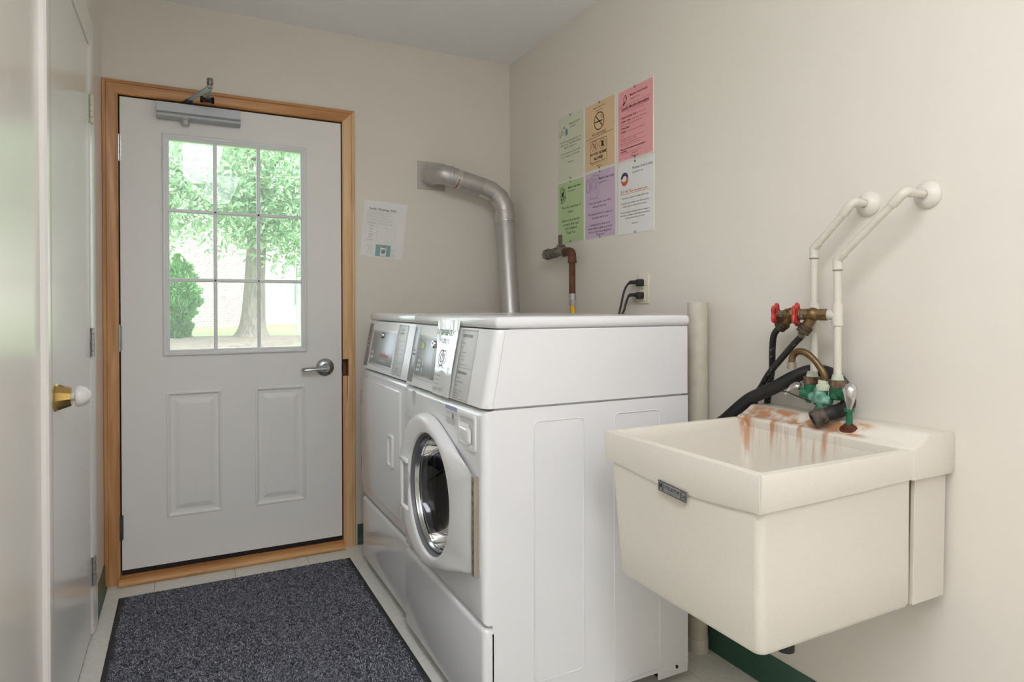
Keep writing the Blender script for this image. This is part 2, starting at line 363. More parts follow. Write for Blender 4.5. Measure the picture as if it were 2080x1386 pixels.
# ---------------- trim_2 / door_2 (closet)
tr2 = thing('trim_2', 'white painted casing around the closet door', 'door trim', (L, 2.35, 0), kind='structure')
c2 = [(0, 0), (0, .008), (.006, .011), (.04, .014), (.075, .016), (.085, .015), (.09, .010), (.09, 0)]
cas = mat('casing_paint', 'e4e0da', .24)
def cl(yi, s, m_):
    MB().rings([[(L + d, yi + s * t, .012) for t, d in c2], [(L + d, yi + s * t, CZ1 + t - .004) for t, d in c2]], True, True).build('side_casing', m_, tr2, 30)
cl(1.9675, -1, cas); cl(2.7325, 1, cas)
MB().rings([[(L + d, 1.9675 - t, CZ1 - .004 + t) for t, d in c2], [(L + d, 2.7325 + t, CZ1 - .004 + t) for t, d in c2]], True, True).build('head_casing', cas, tr2, 30)
d2 = thing('door_2', 'flat white glossy closet door with brass and white knob', 'door', (L, 2.35, .01), kind='structure')
MB().rbox(L - .034, L + .004, 1.9715, 2.7255, .012, 2.113, .002, 1).build('slab', closet_paint, d2)
kx, ky, kz = L + .004, 2.035, .945
kb = MB().lathe((kx, ky, kz), (1, 0, 0), [(0, 0), (.036, 0), (.037, .003), (.034, .006), (.0335, .008), (.025, .034), (.0235, .037), (0, .037)], 10).build('knob_rose', brass, d2, 20)
MB().lathe((kx + .036, ky, kz), (1, 0, 0), [(0, 0), (.011, 0), (.011, .009), (.026, .0105), (.0285, .014), (.027, .022), (.022, .033), (.013, .0415), (.005, .0445), (0, .045)], 28).build('knob', mat('white_knob', 'd8d5d2', .3), kb, 50)
for z, hm in ((1.89, mat('painted_hinge', 'c9c6b4', .4)), (1.055, mat('nickel_hinge', 'b9b8b5', .35, .7)), (.235, mat('nickel_hinge', 'b9b8b5', .35, .7))):
    y = 2.7305
    h = MB().rbox(L + .015, L + .018, y + .006, y + .034, z - .051, z + .051, .001, 1).box(L + .003, L + .0065, y - .012, y - .006, z - .051, z + .051)
    for z0, z1 in ((-.051, -.035), (-.009, .009), (.035, .051)): h.box(L + .003, L + .0065, y - .006, y + .006, z + z0, z + z1)
    ho = h.build('hinge', hm, d2)
    kn = MB()
    for k in range(5): kn.cyl((L + .013, y + .004, z - .051 + k * .0205), (L + .013, y + .004, z - .051 + k * .0205 + .0195), .0072, n=12)
    kn.build('hinge_barrel', hm, ho, 40)

# ---------------- ceiling lamp behind the viewer (seen mirrored in the door glass)
def ceiling_light(name, label, cx_, cy_, col, power):
    lm = thing(name, label, 'lamp', (cx_, cy_, CEIL - .08), 'wraparound ceiling lamps')
    hw_, hl = .15, .70
    MB().rbox(cx_ - hw_ - .008, cx_ + hw_ + .008, cy_ - hl - .02, cy_ + hl + .02, CEIL - .018, CEIL + .001, .006).build('housing', vinyl, lm)
    ld = MB(); ld.rings([[(cx_ + hw_ * math.sin(R_(a)), y, CEIL - .016 - .085 * math.cos(R_(a))) for a in range(-90, 91, 15)] for y in (cy_ - hl, cy_ + hl)])
    n_ = 13; ld.f += [tuple(range(n_)), tuple(range(2 * n_ - 1, n_ - 1, -1))]
    ld.build(name.replace('light', 'light_diffuser'), mat('lamp_diffuser_%d' % round(power), 'ffffff', .5, emit=(col, power)), lm, 60)
# two lamps behind the viewer, placed where their mirror images in the door glass put them
ceiling_light('ceiling_light_offscreen', 'long white ceiling lamp mirrored in the door window', .14, -.03, 'f3f7ff', LAMP)
ceiling_light('rear_ceiling_light_offscreen', 'long white ceiling lamp fainter in the door window, farther from the door', .36, -1.35, 'f3f7ff', LAMP * .55)
# dark stop strips added behind the door edge block daylight and shade the gap
MB().box(CI0 - .001, SX0 + .012, D + .046, D + .06, .03, DZ1 - .004).box(SX1 - .012, CI1 + .001, D + .046, D + .06, .03, DZ1 - .004).box(CI0, CI1, D + .046, D + .06, SZ1 - .012, DZ1 - .004).build('added_gap_strips', mat('gap_shade_strip', '2a211c', .8), tr)

# ================================================================ MACHINES
def console_axes(): return Vector((.041, 0, .218)).normalized()
CU = console_axes()
def front_ring(mb, cy, cz, r, y0, y1, z0, z1, xf, xb, rd, N=64):
    angs = sorted({round(2 * math.pi * i / N, 5) for i in range(N)} | {round(math.atan2(z - cz, y - cy) % (2 * math.pi), 5) for y in (y0, y1) for z in (z0, z1)})
    def rect(i, x):
        out = []
        for a in angs:
            c, s_ = math.cos(a), math.sin(a); t = 1e9
            if c > 1e-9: t = min(t, (y1 - cy) / c)
            if c < -1e-9: t = min(t, (y0 - cy) / c)
            if s_ > 1e-9: t = min(t, (z1 - cz) / s_)
            if s_ < -1e-9: t = min(t, (z0 - cz) / s_)
            y, z = cy + c * t, cz + s_ * t
            out.append((x, min(max(y, y0 + i), y1 - i), min(max(z, z0 + i), z1 - i)))
        return out
    circ = [(xf, cy + r * math.cos(a), cz + r * math.sin(a)) for a in angs]
    circb = [(xf + .03, cy + r * math.cos(a), cz + r * math.sin(a)) for a in angs]
    edge = [rect(rd * (1 - math.sin(R_(t))), xf + rd * (1 - math.cos(R_(t)))) for t in (0, 20, 40, 60, 75, 90)]
    return mb.rings([circb, circ] + edge + [rect(0, xb)])
def ridge(mb, x0, x1, z0, z1, y, r=.0022):
    p = [(a, y, b) for a, b in rrect(x0, x1, z0, z1, .014, 4)]; mb.tube(p + [p[0], p[1]], r, 6, False)
def shell(t, y0, y1, xf, side=True):
    """cabinet, upper panel, lid, console and kick panel shared by both machines"""
    xb = 1.42; xs_ = xf + .027
    MB().box(xs_, xb, y0, y1, .045, .898, skip=('x-',)).build('cabinet', enamel, t)
    MB().box(xs_ + .014, xb - .014, y0 + .014, y1 - .014, .895, .905).build('joint_strip', enamel, t)
    up = MB().prism(1, [(xs_ + .002, .9035), (xb, .9035), (xb, 1.1165), (xs_ + .0425, 1.1165)], y0, y1, .0015, 1).build('upper_panel', enamel, t, 30)
    MB().box(xs_ + .062, xb - .014, y0 + .014, y1 - .014, 1.112, 1.122).build('joint_strip', enamel, t)
    # console: sloping rounded front
    rd = .024; rows = []
    for z in (.9035, .9055, .92, 1.10, 1.1145, 1.1165):
        i = .003 if z in (.9035, 1.1165) else 0
        xo = xf + (z - .90) * .041 / .218
        row = [(xs_ + (z - .90) * .041 / .218, y0, z)]
        row += [(xo + i + rd * (1 - math.sin(R_(a))), y0 + rd * (1 - math.cos(R_(a))), z) for a in range(0, 91, 15)]
        row += [(xo + i + rd * (1 - math.cos(R_(a))), y1 - rd * (1 - math.sin(R_(a))), z) for a in range(0, 91, 15)]
        row += [(xs_ + (z - .90) * .041 / .218, y1, z)]
        rows.append(row)
    con = MB().rings(rows, True, True).build('console', enamel2, t, 40)
    MB().rbox(xf + .0385, 1.43, y0 - .003, y1 + .003, 1.1195, 1.152, .0125, 4).build('lid', enamel, t, 40)
    MB().rbox(xf, xs_ + .02, y0, y1, .03, .312, .016, 4).build('kick_panel', enamel, t, 40)
    MB().box(xs_ + .002, xs_ + .03, y0 + .006, y1 - .006, .308, .320).build('joint_strip', enamel, t)
    if side:
        e = MB(); ridge(e, .864, 1.028, .13, .859, y0); ridge(e, 1.136, 1.307, .058, .861, y0)
        e.build('side_embossing', enamel, t, 60)
        MB().rbox(1.30, 1.418, y0 - .003, y0 + .004, .022, .05, .002, 1).build('base_rail', enamel, t)
        MB().cyl((1.372, y0 - .004, .047), (1.372, y0 + .002, .047), .0052, n=12).build('rail_hole_shade', black_rub, t)  # dark disc standing in for the shaded hole in the rail
    for x in (xf + .07, 1.36):
        for y in (y0 + .06, y1 - .06): MB().cyl((x, y, 0), (x, y, .05), .02, n=12).cyl((x, y, 0), (x, y, .012), .028, n=12).build('foot', black_rub, t)
    return con
grey_panel = mat('panel_grey', 'a4a7a9', .3, .3); grey_dark = mat('panel_warm_grey', '7c7874', .32, .3); grey_mid = mat('panel_mid_grey', '96999b', .3, .3)
placard = mat('placard_print', 'd2d3d2', .4); orange = mat('ink_orange', 'e58a76', .7); lcd = mat('lcd_green', 'a6b94a', .4, var=(200, .5), col2='7d9130')
white_key = mat('key_white', 'e4e4e2', .4); green_key = mat('key_green', '8fc4ad', .4); chrome = mat('chrome', 'bcbdbf', .2, 1)
slot_black = mat('card_slot_black', '1f1e1e', .4)  # flat dark fill drawn for the card slots
pink_ink = mat('ink_pink', 'd9b2b2', .7)
def con_sheet(t, y_left, xf):
    # origin at upper-left of console (z = 1.1165); right = -y
    return Sheet((xf + .2165 * .041 / .218, y_left, 1.1165), (0, -1, 0), CU, off=.0009)
def raised(t, sh, x0, y0, x1, y1, h, m_, name, r=.003):
    """a thin raised plate on the console"""
    hx, hy = (x1 - x0) / 2, (y1 - y0) / 2; c = sh.O + sh.R * (x0 + x1) / 2 - sh.U * (y0 + y1) / 2 + sh.N * (h / 2 - .001)
    return MB().obox(c, (sh.R, sh.U, sh.N), hx, hy, h / 2 + .001, r=min(r, h / 2)).build(name, m_, t, 40)
# ---------------- washer
WX, WY0, WY1 = .708, 1.569, 2.262
wsh = thing('washer', 'white front-loading washer with round glass door beside the utility sink', 'washer', (1.07, (WY0 + WY1) / 2, 0))
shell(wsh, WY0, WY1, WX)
mb = MB(); front_ring(mb, 1.905, .597, .197, WY0, WY1, .319, .897, WX, WX + .027, .02); mb.build('front_panel', enamel, wsh, 40)
# door ring
hull = [(1.965 + .24 * math.cos(R_(a)), .597 + .24 * math.sin(R_(a))) for a in range(0, 360, 4)] + [(1.622, .722), (1.622, .448), (1.617, .715), (1.617, .455)]
def convex(p):
    p = sorted(p); cr_ = lambda o, a, b: (a[0] - o[0]) * (b[1] - o[1]) - (a[1] - o[1]) * (b[0] - o[0]); lo = []; up = []
    for q in p:
        while len(lo) > 1 and cr_(lo[-2], lo[-1], q) <= 0: lo.pop()
        lo.append(q)
    for q in reversed(p):
        while len(up) > 1 and cr_(up[-2], up[-1], q) <= 0: up.pop()
        up.append(q)
    return lo[:-1] + up[:-1]
HU = convex(hull); DC = (1.905, .597)
def hull_r(a):
    c, s_ = math.cos(a), math.sin(a)
    for (x0, y0), (x1, y1) in zip(HU, HU[1:] + HU[:1]):
        ex, ey = x1 - x0, y1 - y0; det = -c * ey + s_ * ex
        if abs(det) < 1e-12: continue
        px, py = x0 - DC[0], y0 - DC[1]; t_ = (-px * ey + py * ex) / det; u_ = (c * py - s_ * px) / det
        if t_ > 0 and -1e-6 <= u_ <= 1 + 1e-6: return t_
    return .24
NA = 96; AN = [2 * math.pi * i / NA for i in range(NA)]; HR = [hull_r(a) for a in AN]
def dring(fn): return [fn(a, h) for a, h in zip(AN, HR)]
def xfront(y, xo):   # the moulding gets thinner towards the hinge
    k = min(max((1.80 - y) / .17, 0), 1); k = k * k * (3 - 2 * k); return xo + (.697 - xo) * k
def onh(i, xo):
    def g(a, h):
        y, z = DC[0] + (h - i) * math.cos(a), DC[1] + (h - i) * math.sin(a); return (xfront(y, xo), y, z)
    return dring(g)
def cir(r, x): return [(x, DC[0] + r * math.cos(a), DC[1] + r * math.sin(a)) for a in AN]
door = MB().rings([onh(.006, .706), onh(0, .698), onh(0, .684), onh(.004, .674), onh(.013, .668), onh(.024, .6665), cir(.194, .667), cir(.190, .6685), cir(.188, .672), cir(.1865, .677)]).build('door_ring', enamel2, wsh, 50)
MB().lathe((0, DC[0], DC[1]), (1, 0, 0), [(.1868, .675), (.1845, .686), (.181, .687), (.1805, .694), (.176, .695)], 64).build('door_gasket', mat('gasket_grey', '6d6d70', .4), door, 50)
MB().lathe((0, DC[0], DC[1]), (1, 0, 0), [(.178, .694), (.177, .688), (.1745, .687), (.172, .694), (.1705, .696), (.169, .704), (.166, .706)], 64).build('chrome_ring', chrome, door, 40)
MB().lathe((0, DC[0], DC[1]), (1, 0, 0), [(.169, .700), (.164, .725), (.15, .757), (.12, .785), (.07, .8), (0, .805)], 64).build('door_glass', glassmat('washer_glass', (.3, .3, .32), 1.45), door, 60)
dr_m = mat('drum_steel', '242428', .4, .6)
drum = MB().lathe((0, DC[0], DC[1]), (1, 0, 0), [(.197, .735), (.205, .76), (.255, .79), (.255, 1.25), (0, 1.25)], 48).build('drum', dr_m, wsh, 40)
for k in range(3):
    a = 2 * math.pi * k / 3 + .5; c, s_ = math.cos(a), math.sin(a)
    MB().obox((1.02, DC[0] + .23 * c, DC[1] + .23 * s_), ((1, 0, 0), (0, c, s_), (0, -s_, c)), .22, .03, .02, .006).build('drum_lifter', dr_m, drum)
# handle slot at the left of the door
for y0, y1, z0, z1, x0, x1, m_, nm in ((2.092, 2.128, .508, .652, .6745, .690, mat('handle_pocket_grey', 'b9b9bb', .4), 'handle_pocket'),):  # pocket coloured a flat grey, deeper than its white frame
    MB().rbox(x0 - .0088, x1, y0, y1 + .012, z0, z1, .002).build(nm, m_, door, 40)
MB().rbox(.658, .690, 2.138, 2.162, .492, .668, .006, 3).rbox(.658, .69, 2.088, 2.158, .652, .668, .005, 3).rbox(.658, .69, 2.088, 2.158, .492, .508, .005, 3).build('door_handle', enamel2, door, 40)
# piano hinge strip
hg = MB().box(.6935, .7085, 1.596, 1.603, .447, .716).box(.6935, .7085, 1.611, 1.6145, .447, .716)      # piano hinge with open notches
zz = [.447] + [q for k in range(10) for q in (.452 + k * .0268, .452 + k * .0268 + .0115)] + [.716]
for k in range(0, len(zz), 2): hg.box(.6935, .7085, 1.603, 1.611, zz[k], zz[k + 1])
hg = hg.build('door_hinge', mat('hinge_tan', 'a39b8c', .4, .5), wsh)
# dispenser
dz = MB().rings([[(x, y, z) for y, z in rrect(1.612 + i, 1.745 - i, .779 + i, .88 - i, .012, 4)] for i, x in ((0, .708), (.0005, .7045), (.003, .7035), (.012, .7035), (.016, .706), (.0165, .7075))], False, True).build('dispenser', enamel2, wsh, 50)
MB().rings([[(x, y, z) for y, z in rrect(1.64 + i, 1.728 - i, .792 + i, .842 - i, .012, 4)] for i, x in ((0, .7036), (.004, .699), (.012, .6975))], False, True).build('dispenser_pocket', mat('clear_plastic', 'ececea', .08, coat=1, bump=(90, .6)), dz, 50)
MB().prism(1, [(.7035, .838), (.699, .838), (.7035, .852)], 1.655, 1.725).build('dispenser_lip', enamel2, dz)
# stickers
s_ = Sheet((WX, 1.845, .883), (0, -1, 0), (0, 0, 1)); lav = mat('ink_lavender', 'a9a8cc', .7)
s_.rect(0, .0, .092, .012, lav)
for k, (a, b) in enumerate(((0, .09), (.012, .03), (.05, .065), (0, .088), (.004, .08), (.0, .085), (.01, .075))): s_.rect(a, .019 + k * .0055, b, .0205 + k * .0055, inkl)
s_.rect(.055, .022, .068, .036, inkl)
s_.build(wsh, {lav: 'care_label', inkl: 'care_label'})
s_ = Sheet((WX, 2.252, .795), (0, -1, 0), (0, 0, 1)); s_.text('DAILY CLEAN', 0, .012, .013, lav, sx=.8); s_.build(wsh)
s_ = Sheet((WX, 2.165, .888), (0, -1, 0), (0, 0, 1)); s_.rect(0, 0, .03, .05, placard); s_.build(wsh, {placard: 'sticker'})
# washer console
s_ = con_sheet(wsh, 2.262, WX)
raised(wsh, s_, .022, .010, .078, .205, .0008, grey_mid, 'card_stripe')
s_.rect(.040, .103, .066, .111, slot_black, 2.5); s_.frame(.037, .1, .069, .114, .0022, white_key, 2.4)
s_.text('INSERT', .053, .087, .0075, white_key, 'CENTER'); s_.poly([(.043, .09), (.063, .09), (.053, .0985)], pink_ink, 2.2); s_.text('CARD', .053, .124, .006, white_key, 'CENTER')
pn_ = raised(wsh, s_, .090, .036, .330, .186, .004, enamel2, 'panel_bezel', .0019)
raised(wsh, s_, .096, .042, .324, .180, .0048, grey_panel, 'control_panel')
s2 = Sheet(s_.O + s_.N * .005, s_.R, s_.U, off=.0003)
s2.frame(.1, .047, .26, .176, .001, white_key); s2.frame(.13, .062, .163, .085, .001, ink2); s2.rect(.131, .063, .162, .084, lcd, 1.5)
for k, (a, b) in enumerate(((.125, .125), (.142, .125), (.128, .141), (.145, .141), (.122, .157), (.139, .157))): s2.poly(s2.ell(a, b, .0062, .0055, 12), white_key, 1.6)
s2.poly([(.167, .138), (.176, .138), (.1715, .12)], white_key, 1.8); s2.poly(s2.ell(.172, .154, .009, .008, 14), green_key, 1.7); s2.text('START', .172, .17, .006, white_key, 'CENTER')
s2.build(wsh, {lcd: 'display', white_key: 'buttons', green_key: 'buttons'})
c0 = s_.O + s_.R * .258 - s_.U * .062
MB().lathe(c0, s_.N, [(0, 0), (.0125, 0), (.0125, .011), (.0105, .0135), (.006, .0135), (.006, .011), (0, .011)], 20).build('key_lock', chrome, wsh, 40)
raised(wsh, s_, .468, .004, .585, .213, .0012, placard, 'instruction_placard')
s3 = Sheet(s_.O + s_.R * .468 - s_.U * .004 + s_.N * .0014, s_.R, s_.U, off=.0003)
s3.frame(.003, .003, .114, .206, .0012, inkl)
for t_, y, sz in (('INSTRUCTIONS', .024, .0125), ('LOADING', .044, .0065), ('SELECT', .056, .0065), ('ADD DETERGENT', .072, .0065), ('CLOSE DOOR', .083, .0065), ('INSERT CARD', .094, .0065), ('START WASHER CYCLE', .108, .0065), ('SPECIFICATIONS', .133, .0115), ('CYCLE TIME', .147, .0065), ('MAXIMUM WATER LEVEL', .159, .006), ('FABRIC', .17, .006), ('NORMAL  HOT    WARM', .184, .006), ('DELICATE  COLD', .193, .006), ('RINSE      COLD', .201, .006)):
    s3.text(t_, .01, y, sz, ink2 if sz > .01 else inkl, sx=.82, bold=.0002 if sz > .01 else 0)
s3.line([(.008, .115), (.109, .115)], .0008, inkl); s3.build(wsh)
s_.build(wsh)
# ---------------- dryer
DXF, DY0, DY1 = .727, 2.272, 2.966
dry = thing('dryer', 'white dryer with square door standing between washer and back wall', 'dryer', (1.07, (DY0 + DY1) / 2, 0))
shell(dry, DY0, DY1, DXF, False)
MB().rbox(DXF, DXF + .03, DY0, DY1, .319, .897, .018, 4).build('front_panel', enamel, dry, 40)
dd = MB().rbox(DXF - .010, DXF + .006, 2.352, 2.94, .372, .862, .006, 3).build('door', enamel, dry, 40)
MB().rings([[(x, y, z) for y, z in rrect(2.425 + i, 2.50 - i, .55 + i, .682 - i, .01, 3)] for i, x in ((0, DXF - .0098), (.004, DXF - .018), (.012, DXF - .018), (.016, DXF - .012))], False, True).build('door_handle', enamel2, dd, 40)
for z0, z1 in ((.73, .80), (.437, .494)): MB().rbox(DXF - .006, DXF + .004, 2.939, 2.962, z0, z1, .002, 1).build('door_hinge', mat('hinge_blue_grey', '5b6070', .4, .6), dd)
s_ = con_sheet(dry, 2.966, DXF)
raised(dry, s_, .022, .012, .082, .205, .0008, grey_dark, 'card_stripe')
s_.rect(.041, .100, .064, .108, slot_black, 2.5); s_.frame(.038, .097, .067, .111, .0022, white_key, 2.4)
s_.text('INSERT', .052, .078, .0075, white_key, 'CENTER'); s_.poly([(.038, .082), (.066, .082), (.052, .095)], orange, 2.2); s_.text('CARD', .052, .122, .006, white_key, 'CENTER')
raised(dry, s_, .112, .036, .462, .19, .004, enamel2, 'panel_bezel', .0019)
raised(dry, s_, .118, .042, .455, .184, .0048, grey_mid, 'control_panel')
s2 = Sheet(s_.O + s_.N * .005, s_.R, s_.U, off=.0003)
s2.frame(.123, .047, .225, .18, .001, white_key); s2.frame(.145, .098, .185, .116, .001, ink2)
for k, (a, b) in enumerate(((.142, .136), (.166, .136), (.142, .158), (.166, .158))): s2.poly(s2.ell(a, b, .009, .0075, 14), white_key, 1.6)
s2.poly(s2.ell(.192, .16, .008, .008, 14), green_key, 1.7)
s2.text('Speed Queen', .27, .15, .026, orange, sx=.9, bold=.0005); s2.text('Commercial', .285, .169, .017, white_key)
s2.build(dry, {white_key: 'buttons', green_key: 'buttons'})
c0 = s_.O + s_.R * .272 - s_.U * .06
MB().lathe(c0, s_.N, [(0, 0), (.0125, 0), (.0125, .011), (.0105, .0135), (.006, .0135), (.006, .011), (0, .011)], 20).build('key_lock', chrome, dry, 40)
raised(dry, s_, .468, .008, .592, .207, .0012, placard, 'instruction_placard')
s3 = Sheet(s_.O + s_.R * .468 - s_.U * .008 + s_.N * .0014, s_.R, s_.U, off=.0003)
s3.frame(.003, .003, .121, .196, .0012, inkl)
for t_, y, sz in (('DRYER', .024, .011), ('OPERATION', .038, .011), ('Load', .058, .007), ('Select', .074, .007), ('Add time', .09, .007), ('Insert card', .106, .007), ('High temperature', .122, .007), ('Medium temperature', .134, .007), ('Low temperature', .146, .007), ('No heat', .16, .007), ('CLEAN LINT', .176, .0075), ('FILTER DAILY', .186, .0075)):
    s3.text(t_, .062 if sz > .0072 else .014, y, sz, ink2 if sz > .0072 else inkl, 'CENTER' if sz > .0072 else 'LEFT', sx=.85)
for y in (.065, .081, .097, .113, .151): s3.line([(.01, y), (.112, y)], .0006, inkl)
s3.build(dry); s_.build(dry)
# ---------------- plastic notice sleeve hung over the washer console
slv = thing('notice_sleeve', 'clear plastic sleeve with a detergent pods notice hung over the washer controls', 'sign', (.73, 1.88, .91))
A = [(.7466, 1.1375), (.7455, 1.131), (.7415, 1.112), (.7255, 1.045), (.7145, .99), (.7095, .95), (.703, .905)]
yl = [2.005, 2.003, 1.998, 1.965, 1.95, 1.952, 1.95]; yr = [1.815, 1.815, 1.812, 1.808, 1.806, 1.805, 1.805]
rows = []
for (x, z), a, b in zip(A, yl, yr): rows.append([(x - .0012 - .003 * math.sin(k * 1.3 + z * 60) * (1 if 0 < k < 8 else .3) * .4, a + (b - a) * k / 8, z) for k in range(9)])
mb = MB()
for i in range(6):
    for k in range(8): mb.add([rows[i][k], rows[i][k + 1], rows[i + 1][k + 1], rows[i + 1][k]], [(0, 1, 2, 3)])
v0 = list(mb.v); mb.add([(x + .0012, y, z) for x, y, z in v0], [tuple(reversed(f)) for f in mb.f])
mb.build('sleeve', mat('sleeve_plastic', 'e3e6e2', .1, coat=.6), slv, 60)
nd = Vector((.0155, 0, .067)).normalized()
s_ = Sheet((.7385, 1.998, 1.112), (0, -1, 0), Vector((.0165, 0, .067)), off=.0024)
gt = mat('ink_green_grey', '76927f', .7)
s_.text('DETERGENT', .087, .022, .0235, gt, 'CENTER', .0005, .95); s_.text('PODS', .09, .049, .022, gt, 'CENTER', .0005, .9)
s_.build(slv)
s_ = Sheet((.7255, 1.965, 1.045), (0, -1, 0), Vector((.011, 0, .055)), off=.0022)
s_.line(s_.ell(.063, .027, .02, .025, 24), .0045, ink2, closed=True); s_.line(s_.ell(.063, .027, .009, .013, 16), .0035, ink2, closed=True)
s_.build(slv)
s_ = Sheet((.7085, 1.95, .99), (0, -1, 0), Vector((.008, 0, .067)), off=.003)
for k, t_ in enumerate(('Detergent pods may', 'NOT be used in', 'these machines', 'they clog the', 'drain and tray')): s_.text(t_, .03, .0 + k * .013, .0095, ink2, sx=.9)
s_.text('LIQUID ONLY', .02, .07, .014, ink2); s_.build(slv)
# ================================================================ UTILITY SINK
def sink_material():
    mt = mat('sink_composite', 'ddd7cb', .42, var=(220, .3), col2='cec6b8', bump=(200, .05)); nt = mt.node_tree; N = nt.nodes; b = N['Principled BSDF']
    prev = b.inputs['Base Color'].links[0].from_socket
    ge = N.new('ShaderNodeNewGeometry'); sx = N.new('ShaderNodeSeparateXYZ'); nt.links.new(ge.outputs['Position'], sx.inputs[0])
    def rng(sock, a, b_, c=0., d=1.):
        r = N.new('ShaderNodeMapRange'); r.interpolation_type = 'SMOOTHSTEP'
        for i, v in enumerate((a, b_, c, d)): r.inputs[1 + i].default_value = v
        nt.links.new(sock, r.inputs[0]); return r.outputs[0]
    def mul(*s_):
        o = s_[0]
        for q in s_[1:]:
            n = N.new('ShaderNodeMath'); n.operation = 'MULTIPLY'; nt.links.new(o, n.inputs[0]); nt.links.new(q, n.inputs[1]); o = n.outputs[0]
        return o
    def add(a, c):
        n = N.new('ShaderNodeMath'); n.operation = 'MAXIMUM'; nt.links.new(a, n.inputs[0]); nt.links.new(c, n.inputs[1]); return n.outputs[0]
    def noise(scale, det=4):
        mp = N.new('ShaderNodeMapping'); mp.inputs['Scale'].default_value = scale; nt.links.new(ge.outputs['Position'], mp.inputs[0])
        n = N.new('ShaderNodeTexNoise'); n.inputs['Scale'].default_value = 1; n.inputs['Detail'].default_value = det; nt.links.new(mp.outputs[0], n.inputs['Vector']); return n.outputs[0]
    # rust runs down the inner back face, rust blotches on the deck
    runs = mul(rng(noise((0, 42, 5)), .46, .66), rng(sx.outputs[0], 1.43, 1.445), rng(sx.outputs[0], 1.478, 1.47), rng(sx.outputs[1], 1.05, 1.10), rng(sx.outputs[2], .72, .86))
    deck = mul(rng(noise((30, 22, 30)), .36, .6), rng(sx.outputs[0], 1.455, 1.47), rng(sx.outputs[0], 1.53, 1.505), rng(sx.outputs[2], .845, .86), rng(sx.outputs[1], .99, 1.04))
    corner = mul(rng(noise((60, 60, 8)), .38, .6), rng(sx.outputs[0], 1.425, 1.45), rng(sx.outputs[1], 1.335, 1.36), rng(sx.outputs[2], .62, .70), rng(sx.outputs[0], 1.50, 1.47))
    tot = add(add(runs, deck), corner)
    n = N.new('ShaderNodeMath'); n.operation = 'MULTIPLY'; nt.links.new(tot, n.inputs[0]); n.inputs[1].default_value = .8
    mx = N.new('ShaderNodeMix'); mx.data_type = 'RGBA'; nt.links.new(n.outputs[0], mx.inputs[0]); nt.links.new(prev, mx.inputs[6])
    mx.inputs[7].default_value = (*lin('ad660f'), 1); nt.links.new(mx.outputs[2], b.inputs['Base Color']); return mt
sink_m = sink_material(); SY0, SY1, SX_ = .883, 1.398, .982
sk = thing('utility_sink', 'off-white wall-hung utility sink with rust stains below the tap', 'sink', (1.3, 1.14, .49))
def rr(x0, x1, y0, y1, r, z, n=5): return [(a, b, z) for a, b in rrect(x0, x1, y0, y1, r, n)]
def taper(z):   # outer body narrows towards the bottom
    k = (z - .49) / .29; return (.990 - .004 * k, 1.468, .8915 - .0015 * k, 1.345 + .035 * k)
rg = []
for i, z in ((.03, .4905), (.012, .492), (.004, .498), (0, .508)):
    a = taper(z); rg.append(rr(a[0] + i, a[1] - i, a[2] + i, a[3] - i, .018, z))
for z in (.60, .70, .79): a = taper(z); rg.append(rr(*a, .018, z))
a = taper(.80); ti = .02
rg += [rr(.986, 1.468, .887, 1.392, .014, .80), rr(.985, 1.468, .886, 1.394, .012, .849), rr(.990, 1.468, .890, 1.390, .010, .854),
       rr(.999, 1.468 - .004, .899, 1.380, .010, .8545), rr(1.004, 1.462, .904, 1.375, .012, .850), rr(1.008, 1.456, .907, 1.370, .02, .83), rr(1.03, 1.435, .925, 1.335, .04, .55), rr(1.05, 1.415, .945, 1.315, .05, .532), rr(1.10, 1.36, .99, 1.26, .04, .528)]
basin = MB().rings(rg, True, True).build('basin', sink_m, sk, 35)
# apron band with a slightly dipping lower edge (front) and level edge (sides)
def apron(P0, P1, nrm, dips):
    n = len(dips); rows = []; P0, P1, nr = Vector(P0), Vector(P1), Vector(nrm)
    for k, zl in enumerate(dips):
        c = P0 + (P1 - P0) * k / (n - 1)
        sec = [(0, .8538), (.0065, .8535), (.0075, .8515), (.0055, zl + .008), (.004, zl + .002), (.0, zl), (-.012, zl + .001), (-.012, .8535)]
        rows.append([tuple(Vector((c.x, c.y, 0)) + nr * d + Vector((0, 0, z))) for d, z in sec])
    return MB().rings(rows, True, True)
ap = apron((.9865, .8865, 0), (.9865, 1.3935, 0), (-1, 0, 0), [.777, .773, .769, .766, .764, .7625, .762, .7635, .766, .77, .774, .7775, .779]); 
ap.add(*(lambda q: (q.v, q.f))(apron((.982, .8885, 0), (1.47, .8885, 0), (0, -1, 0), [.777, .778, .779, .781, .784, .786])))
ap.add(*(lambda q: (q.v, q.f))(apron((.982, 1.3915, 0), (1.47, 1.3915, 0), (0, 1, 0), [.777, .778, .779, .781, .784, .786])))
ap.build('apron', sink_m, sk, 35)
MB().prism(1, [(1.456, .8525), (1.463, .8585), (1.482, .862), (1.490, .867), (1.512, .8835), (1.524, .886), (W - .001, .881), (W - .001, .80), (1.60, .786), (1.456, .786)], .8795, 1.4005, .002, 2).build('back_ledge', sink_m, sk, 35)
MB().prism(1, [(1.482, .786), (1.601, .786), (1.592, .497), (1.474, .497)], .893, .903, .001, 1).build('bracket_panel', mat('bracket_plastic', 'd6cfc4', .35), sk)
MB().prism(1, [(1.482, .786), (1.601, .786), (1.592, .497), (1.474, .497)], 1.345, 1.355, .001, 1).build('bracket_panel', MATS['bracket_plastic'], sk)
MB().cyl((1.21, 1.02, .47), (1.21, 1.02, .495), .045, n=24).cyl((1.21, 1.02, .40), (1.21, 1.02, .475), .02, n=16).build('drain', black_rub, sk, 40)
